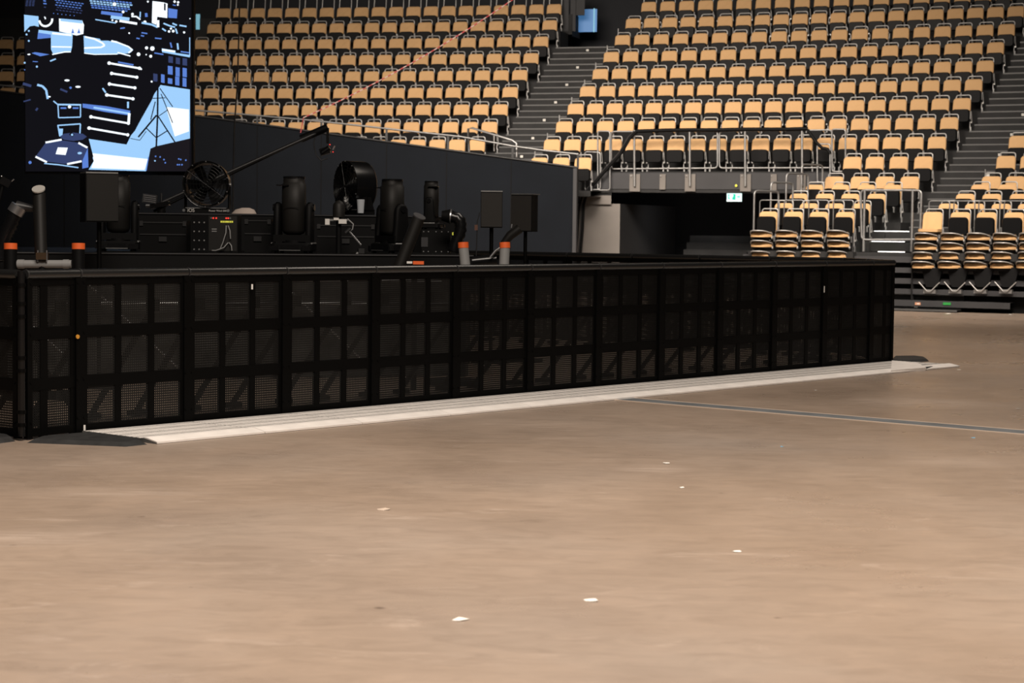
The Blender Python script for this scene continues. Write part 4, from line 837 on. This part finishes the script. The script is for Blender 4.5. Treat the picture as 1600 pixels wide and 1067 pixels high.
# pipe cannons
def ribbed(pts, r_, n, mname):
    mb = MB(); P_ = [Vector(p) for p in pts]; out, rs = [], []; m_ = len(P_) - 1
    for i in range(n * 2 + 1):
        s_ = i / (n * 2) * m_; k = min(int(s_), m_ - 1); f_ = s_ - k
        p0_, p1_, p2_, p3_ = P_[max(0, k - 1)], P_[k], P_[k + 1], P_[min(m_, k + 2)]
        out.append(.5 * ((2 * p1_) + (p2_ - p0_) * f_ + (2 * p0_ - 5 * p1_ + 4 * p2_ - p3_) * f_ ** 2 + (3 * p1_ - p0_ - 3 * p2_ + p3_) * f_ ** 3)); rs.append(r_ * (1.06 if i % 2 else .9))
    mb.tube(out, rs, mname, 12); return mb
d = 17.3
t = thing('pipe_cannon', 'pipe cannon with grey cross pipe and upright black tube at far left', 'stage effect')
mb = MB(); mb.tube([P(27, 412.5, d), P(112, 412.5, d)], .035, 'grey', 14); mb.tube([P(28, 412.5, d), P(38, 412.5, d)], .040, 'grey', 14); mb.tube([P(99, 412.5, d), P(108, 412.5, d)], .040, 'grey', 14); mb.build('cross_pipe', t)
mb = MB(); a, b = P(64, 398, d), P(61, 302, d + .1); mb.tube([a, b], [.054, .056], 'charcoal', 18); mb.build('tube', t)
ax = (b - a).normalized(); mb = MB(); mb.tube([b, b + ax * .012 + Vector((0, -.004, 0))], .056, 'white', 18)
v0 = b + Vector((0, -.0, .0)); mb = MB(); nrm = Vector((0, -.48, .88)); x_ = Vector((1, 0, 0)); y_ = nrm.cross(x_).normalized(); mb.prism([b + nrm * .035 + x_ * .057 * math.cos(q * PI / 10) + y_ * .066 * math.sin(q * PI / 10) for q in range(20)], nrm * .012, mat('pale_disc', (.45, .43, .40), .6)); mb.build('end_disc', t)['label'] = 'pale disc closing the tube'
mb = MB(); mb.box(P(66, 400, d - .03), (.09, .09, .06), mat('bronze_clamp', (.12, .08, .05), .35, .7)); 
for sx in (-1, 1): mb.tube([P(66 + sx * 7, 391, d - .05), P(66 + sx * 7, 409, d - .05)], .007, 'silver', 6)
mb.build('clamp', t)
for x in (16.5, 122.5):
    mb = MB(); mb.tube([P(x, 388, d), P(x, 430, d)], .056, 'blackm', 16); mb.build('side_tube', t)
    mb = MB(); mb.tube([P(x, 380, d), P(x, 389.5, d)], .058, 'orange', 16); mb.build('orange_cap', t)
p = P(66, 412, d); mb = MB(); mb.tube([p, Vector((p.x, p.y, .02))], .03, 'blackm', 8); mb.box((p.x, p.y, .02), (.5, .5, .04), 'blackm'); mb.build('stand', t)
t = thing('flexible_duct', 'ribbed black flexible duct with pale collar at the left edge', 'duct')
ribbed([P(24, 331, 17.6), P(17, 350, 17.6), P(8, 368, 17.6), P(2, 388, 17.6), P(0, 408, 17.6)], .068, 12, 'blackg').build('hose', t)
mb = MB(); mb.tube([P(30, 322, 17.6), P(23, 333, 17.6)], .074, 'silver', 14); mb.tube([P(26, 322, 17.6), P(52, 326, 17.6)], [.05, .03], 'darkrail', 10); mb.build('collar', t)
p = P(2, 400, 17.6); mb = MB(); mb.tube([p, Vector((p.x, p.y, 0))], .05, 'blackm', 10); mb.build('foot_pipe', t)
mb = MB(); a = P(8, 284, 19); mb.box(a, (.10, .08, .07), 'blackg', rz=.3, ry=.5); mb.tube([P(2, 275, 19), P(14, 287, 19), P(22, 280, 19)], .008, 'silver', 6); mb.tube([P(4, 290, 19), P(-6, 330, 19), Vector((P(-6, 330, 19).x, 19.1, DZ))], .02, 'blackm', 8); tag(mb.build('clip_lamp'), 'small black lamp on a bracket at the left edge above the duct', 'lamp')
# right cannon group
d = 19.3
t = thing('pipe_cannon', 'pipe cannon with leaning black tube and two orange-capped grey tubes', 'stage effect')
a, b = P(624, 418, d), P(654, 341, d); mb = MB(); mb.tube([a, b], .062, 'charcoal', 18); mb.build('leaning_tube', t); ax = (b - a).normalized(); nrm = (ax + Vector((.1, -.45, .1))).normalized(); x_ = nrm.cross(Vector((0, 0, 1))).normalized(); y_ = nrm.cross(x_)
mb = MB(); mb.prism([b + nrm * .015 + x_ * .062 * math.cos(q * PI / 10) + y_ * .066 * math.sin(q * PI / 10) for q in range(20)], nrm * .012, 'beam'); mb.build('end_disc', t)['label'] = 'dull grey disc closing the tube'
for xt, xb in ((724, 728), (789, 787)):
    mb = MB(); mb.tube([P(xt, 385, d), P(xb, 425, d)], .049, 'grey', 16); mb.build('side_tube', t); mb = MB(); mb.tube([P(xt - .3, 378.5, d), P(xt, 387.5, d)], .052, 'orange', 16); mb.build('orange_cap', t)
p0_, p1_ = P(626, 425, d), P(788, 424, d); mb = MB(); mb.tube([p0_, p1_], .03, 'blackm', 8); pm = (p0_ + p1_) / 2; mb.tube([pm, Vector((pm.x, pm.y, 0))], .03, 'blackm', 8); mb.box((pm.x, pm.y, .02), (.5, .5, .04), 'blackm'); mb.build('stand', t)
mb = MB(); mb.tube([P(738, 409, d + .3), P(776, 405, d + .3)], .055, 'blackg', 16); mb.tube([P(766, 402, d + .2), P(774, 392, d + .2), P(781, 387, d + .2)], .012, 'silver', 8); mb.build('pressure_bottle', t)
t = thing('flexible_duct', 'ribbed black duct elbow right of the small riveted case', 'duct'); d = 20.6
ribbed([P(703, 338, d), P(716, 342, d), P(720, 352, d), P(718, 366, d), P(712, 380, d), P(708, 394, d)], .062, 9, 'blackg').build('hose', t)
mb = MB(); mb.tube([P(690, 337, d), P(704, 338, d)], [.05, .075], 'blackm', 14); mb.tube([P(703, 338, d), P(705, 338.2, d)], .077, 'silver', 14); mb.build('collar', t)
t = thing('light_barrel', 'dark barrel lamp leaning left of the right loudspeaker', 'lamp'); d = 22.0
mb = MB(); mb.tube([P(786, 381, d), P(797, 368, d), P(812, 357, d)], [.036, .05, .052], 'charcoal', 14); mb.build('barrel', t); mb = MB(); mb.tube([P(786, 380, d), P(783, 392, d), Vector((P(783, 392, d).x, 22, 0))], .016, 'blackm', 8); mb.tube([P(800, 350, d), P(799, 356, d)], .01, 'silver', 6); mb.build('stand', t)
mb = MB(); mb.box(P(640, 410, 18.5), (.05, .05, .02), 'white'); mb.box(P(654, 410.5, 18.5), (.1, .06, .03), 'orange'); o = mb.build('orange_fitting'); p = P(648, 414, 18.5); mb = MB(); mb.tube([p, Vector((p.x, p.y, 0))], .025, 'blackm', 8); mb.build('stand', o); tag(o, 'small orange and white fitting just above the barrier rail', 'fitting')
# camera crane
t = thing('camera_crane', 'long black camera crane arm with hanging camera head', 'camera crane'); d = 23.2
A, B = P(240, 322, d - .3), P(510, 201, d)
mb = MB(); mb.tube([A, B], .021, 'darkrail', 8); mb.tube([A + Vector((0, 0, -.06)), B + Vector((-.1, 0, -.04))], .016, 'blackm', 8); mb.tube([P(470, 217, d), P(512, 199, d)], .045, 'blackm', 8); mb.build('arm', t)
mb = MB(); mb.box(P(512, 212, d), (.03, .04, .18), 'blackm'); mb.box(P(508, 236, d), (.12, .12, .08), 'blackg', ry=-.3); mb.tube([P(503, 239, d - .05), P(515, 231, d - .05)], .035, 'blackg', 10); mb.tube([P(523, 228, d - .1), P(520, 234, d - .1)], .012, 'silver', 6); mb.build('camera_head', t)
mb = MB(); a = P(515.5, 226, d - .08); mb.tube([a, a + Vector((0, -.02, 0))], .007, 'red', 8); a = P(520.5, 237.5, d - .1); mb.tube([a, a + Vector((0, -.02, 0))], .006, 'red', 8); mb.build('tally_lamp', t)
mb = MB(); mb.tube([P(494, 206, d), P(490, 225, d), P(494, 242, d), P(502, 251, d), P(512, 247, d)], .007, 'darkrail', 6); mb.build('cable_loop', t)
mb = MB(); mb.box(P(234, 310.5, d - .4), (.16, .05, .10), 'beam', ry=.12)
for q in range(4): mb.box(P(234, 306 + q * 3, d - .43), (.14, .01, .008), 'silver', ry=.12)
mb.build('counterweight', t); mb = MB(); mb.box(P(250, 320, d - .35), (.22, .10, .05), 'blackg', ry=-.2); mb.tube([P(252, 302, d - .35), P(252, 322, d - .35)], .012, 'darkrail', 6); mb.tube([P(228, 321, d - .4), P(234, 321, d - .4)], .02, 'silver', 6); mb.build('control_box', t)
p = P(252, 322, d + .15); mb = MB(); mb.tube([p, Vector((p.x, p.y, 0))], .05, 'blackm', 10); mb.box((p.x, p.y, .03), (.5, .4, .06), 'blackm'); mb.build('pedestal', t)
# desk items on the riser
mb = MB(); p = dk(381, 22.05, 1.648); ring = [Vector((math.cos(a * PI / 6) * .14, math.sin(a * PI / 6) * .1, 0)) for a in range(12)]
mb.loft([ring, [v * .75 + Vector((.01, 0, .045)) for v in ring], [v * .3 + Vector((.02, 0, .065)) for v in ring]], mat('pale_cloth', (.50, .42, .37), .9)); tag(mb.build('folded_cloth', None, p), 'pale crumpled cloth lying on the riser right of the front fan', 'cloth')
mb = MB(); p = dk(563, 21.9, 1.648); mb.loft([[Vector((v.x, v.y, 0)) for v in circ((0, 0, 0), .034, 16, 'z')], [Vector((v.x, v.y, .15)) for v in circ((0, 0, 0), .044, 16, 'z')]], 'clearp'); tag(mb.build('plastic_cup', None, p + Vector((0, 0, .02))), 'frosted plastic cup standing in front of the turned fan', 'cup')
t = thing('bollard_lamp', 'round-topped black pillar with white boxes at its neck, beside the turned fan', 'lamp', dk(529, 20.3, DZ))
zt = P(529, 313, 20.3).z - DZ; mb = MB(); mb.tube([(0, 0, 0), (0, 0, zt - .17)], .028, 'blackm', 10); mb.build('pole', t); mb = MB()
mb.tube([(0, 0, zt - .17), (0, 0, zt - .05), (0, 0, zt - .02), (0, 0, zt)], [.062, .062, .045, .012], 'charcoal', 16); mb.build('head', t)
mb = MB(); 
for x, z, w_, h in ((-.11, -.22, .045, .06), (-.02, -.19, .05, .025), (.045, -.215, .08, .045)): mb.box((x, -.05, zt + z), (w_, .05, h), 'white')
mb.box((-.01, -.03, zt - .20), (.22, .04, .02), 'steel'); mb.build('white_box', t)
mb = MB(); q = [(543, 342), (552, 350), (551, 358), (544, 363)]; mb.tube([P(x, y, 20.2) for x, y in q], .007, 'grey', 6); mb.tube([P(546, 362, 20.2), P(564, 383, 20.1)], .011, 'silver', 8); mb.tube([P(540, 364, 20.2), P(548, 357, 20.2)], .02, 'darkrail', 8); mb.box(P(564, 392, 20.1), (.06, .05, .05), 'darkrail', rz=.3); mb.box(P(562, 400, 20.1), (.09, .02, .04), 'grey', ry=.6); tag(mb.build('gooseneck_arm'), 'jointed silver gooseneck arm hanging below the white boxes', 'arm')
mb = MB(); a = P(738, 331, 21); mb.tube([P(750, 331, 22), P(746, 345, 22), P(744, 400, 22), Vector((P(744, 400, 22).x, 22, 0))], .006, 'darkrail', 6); mb.box(P(744, 355.5, 21.98), (.035, .03, .06), mat('brown_block', (.12, .05, .03), .5)); tag(mb.build('microphone_stand'), 'thin dark stand with small brown block left of the loudspeakers', 'stand')
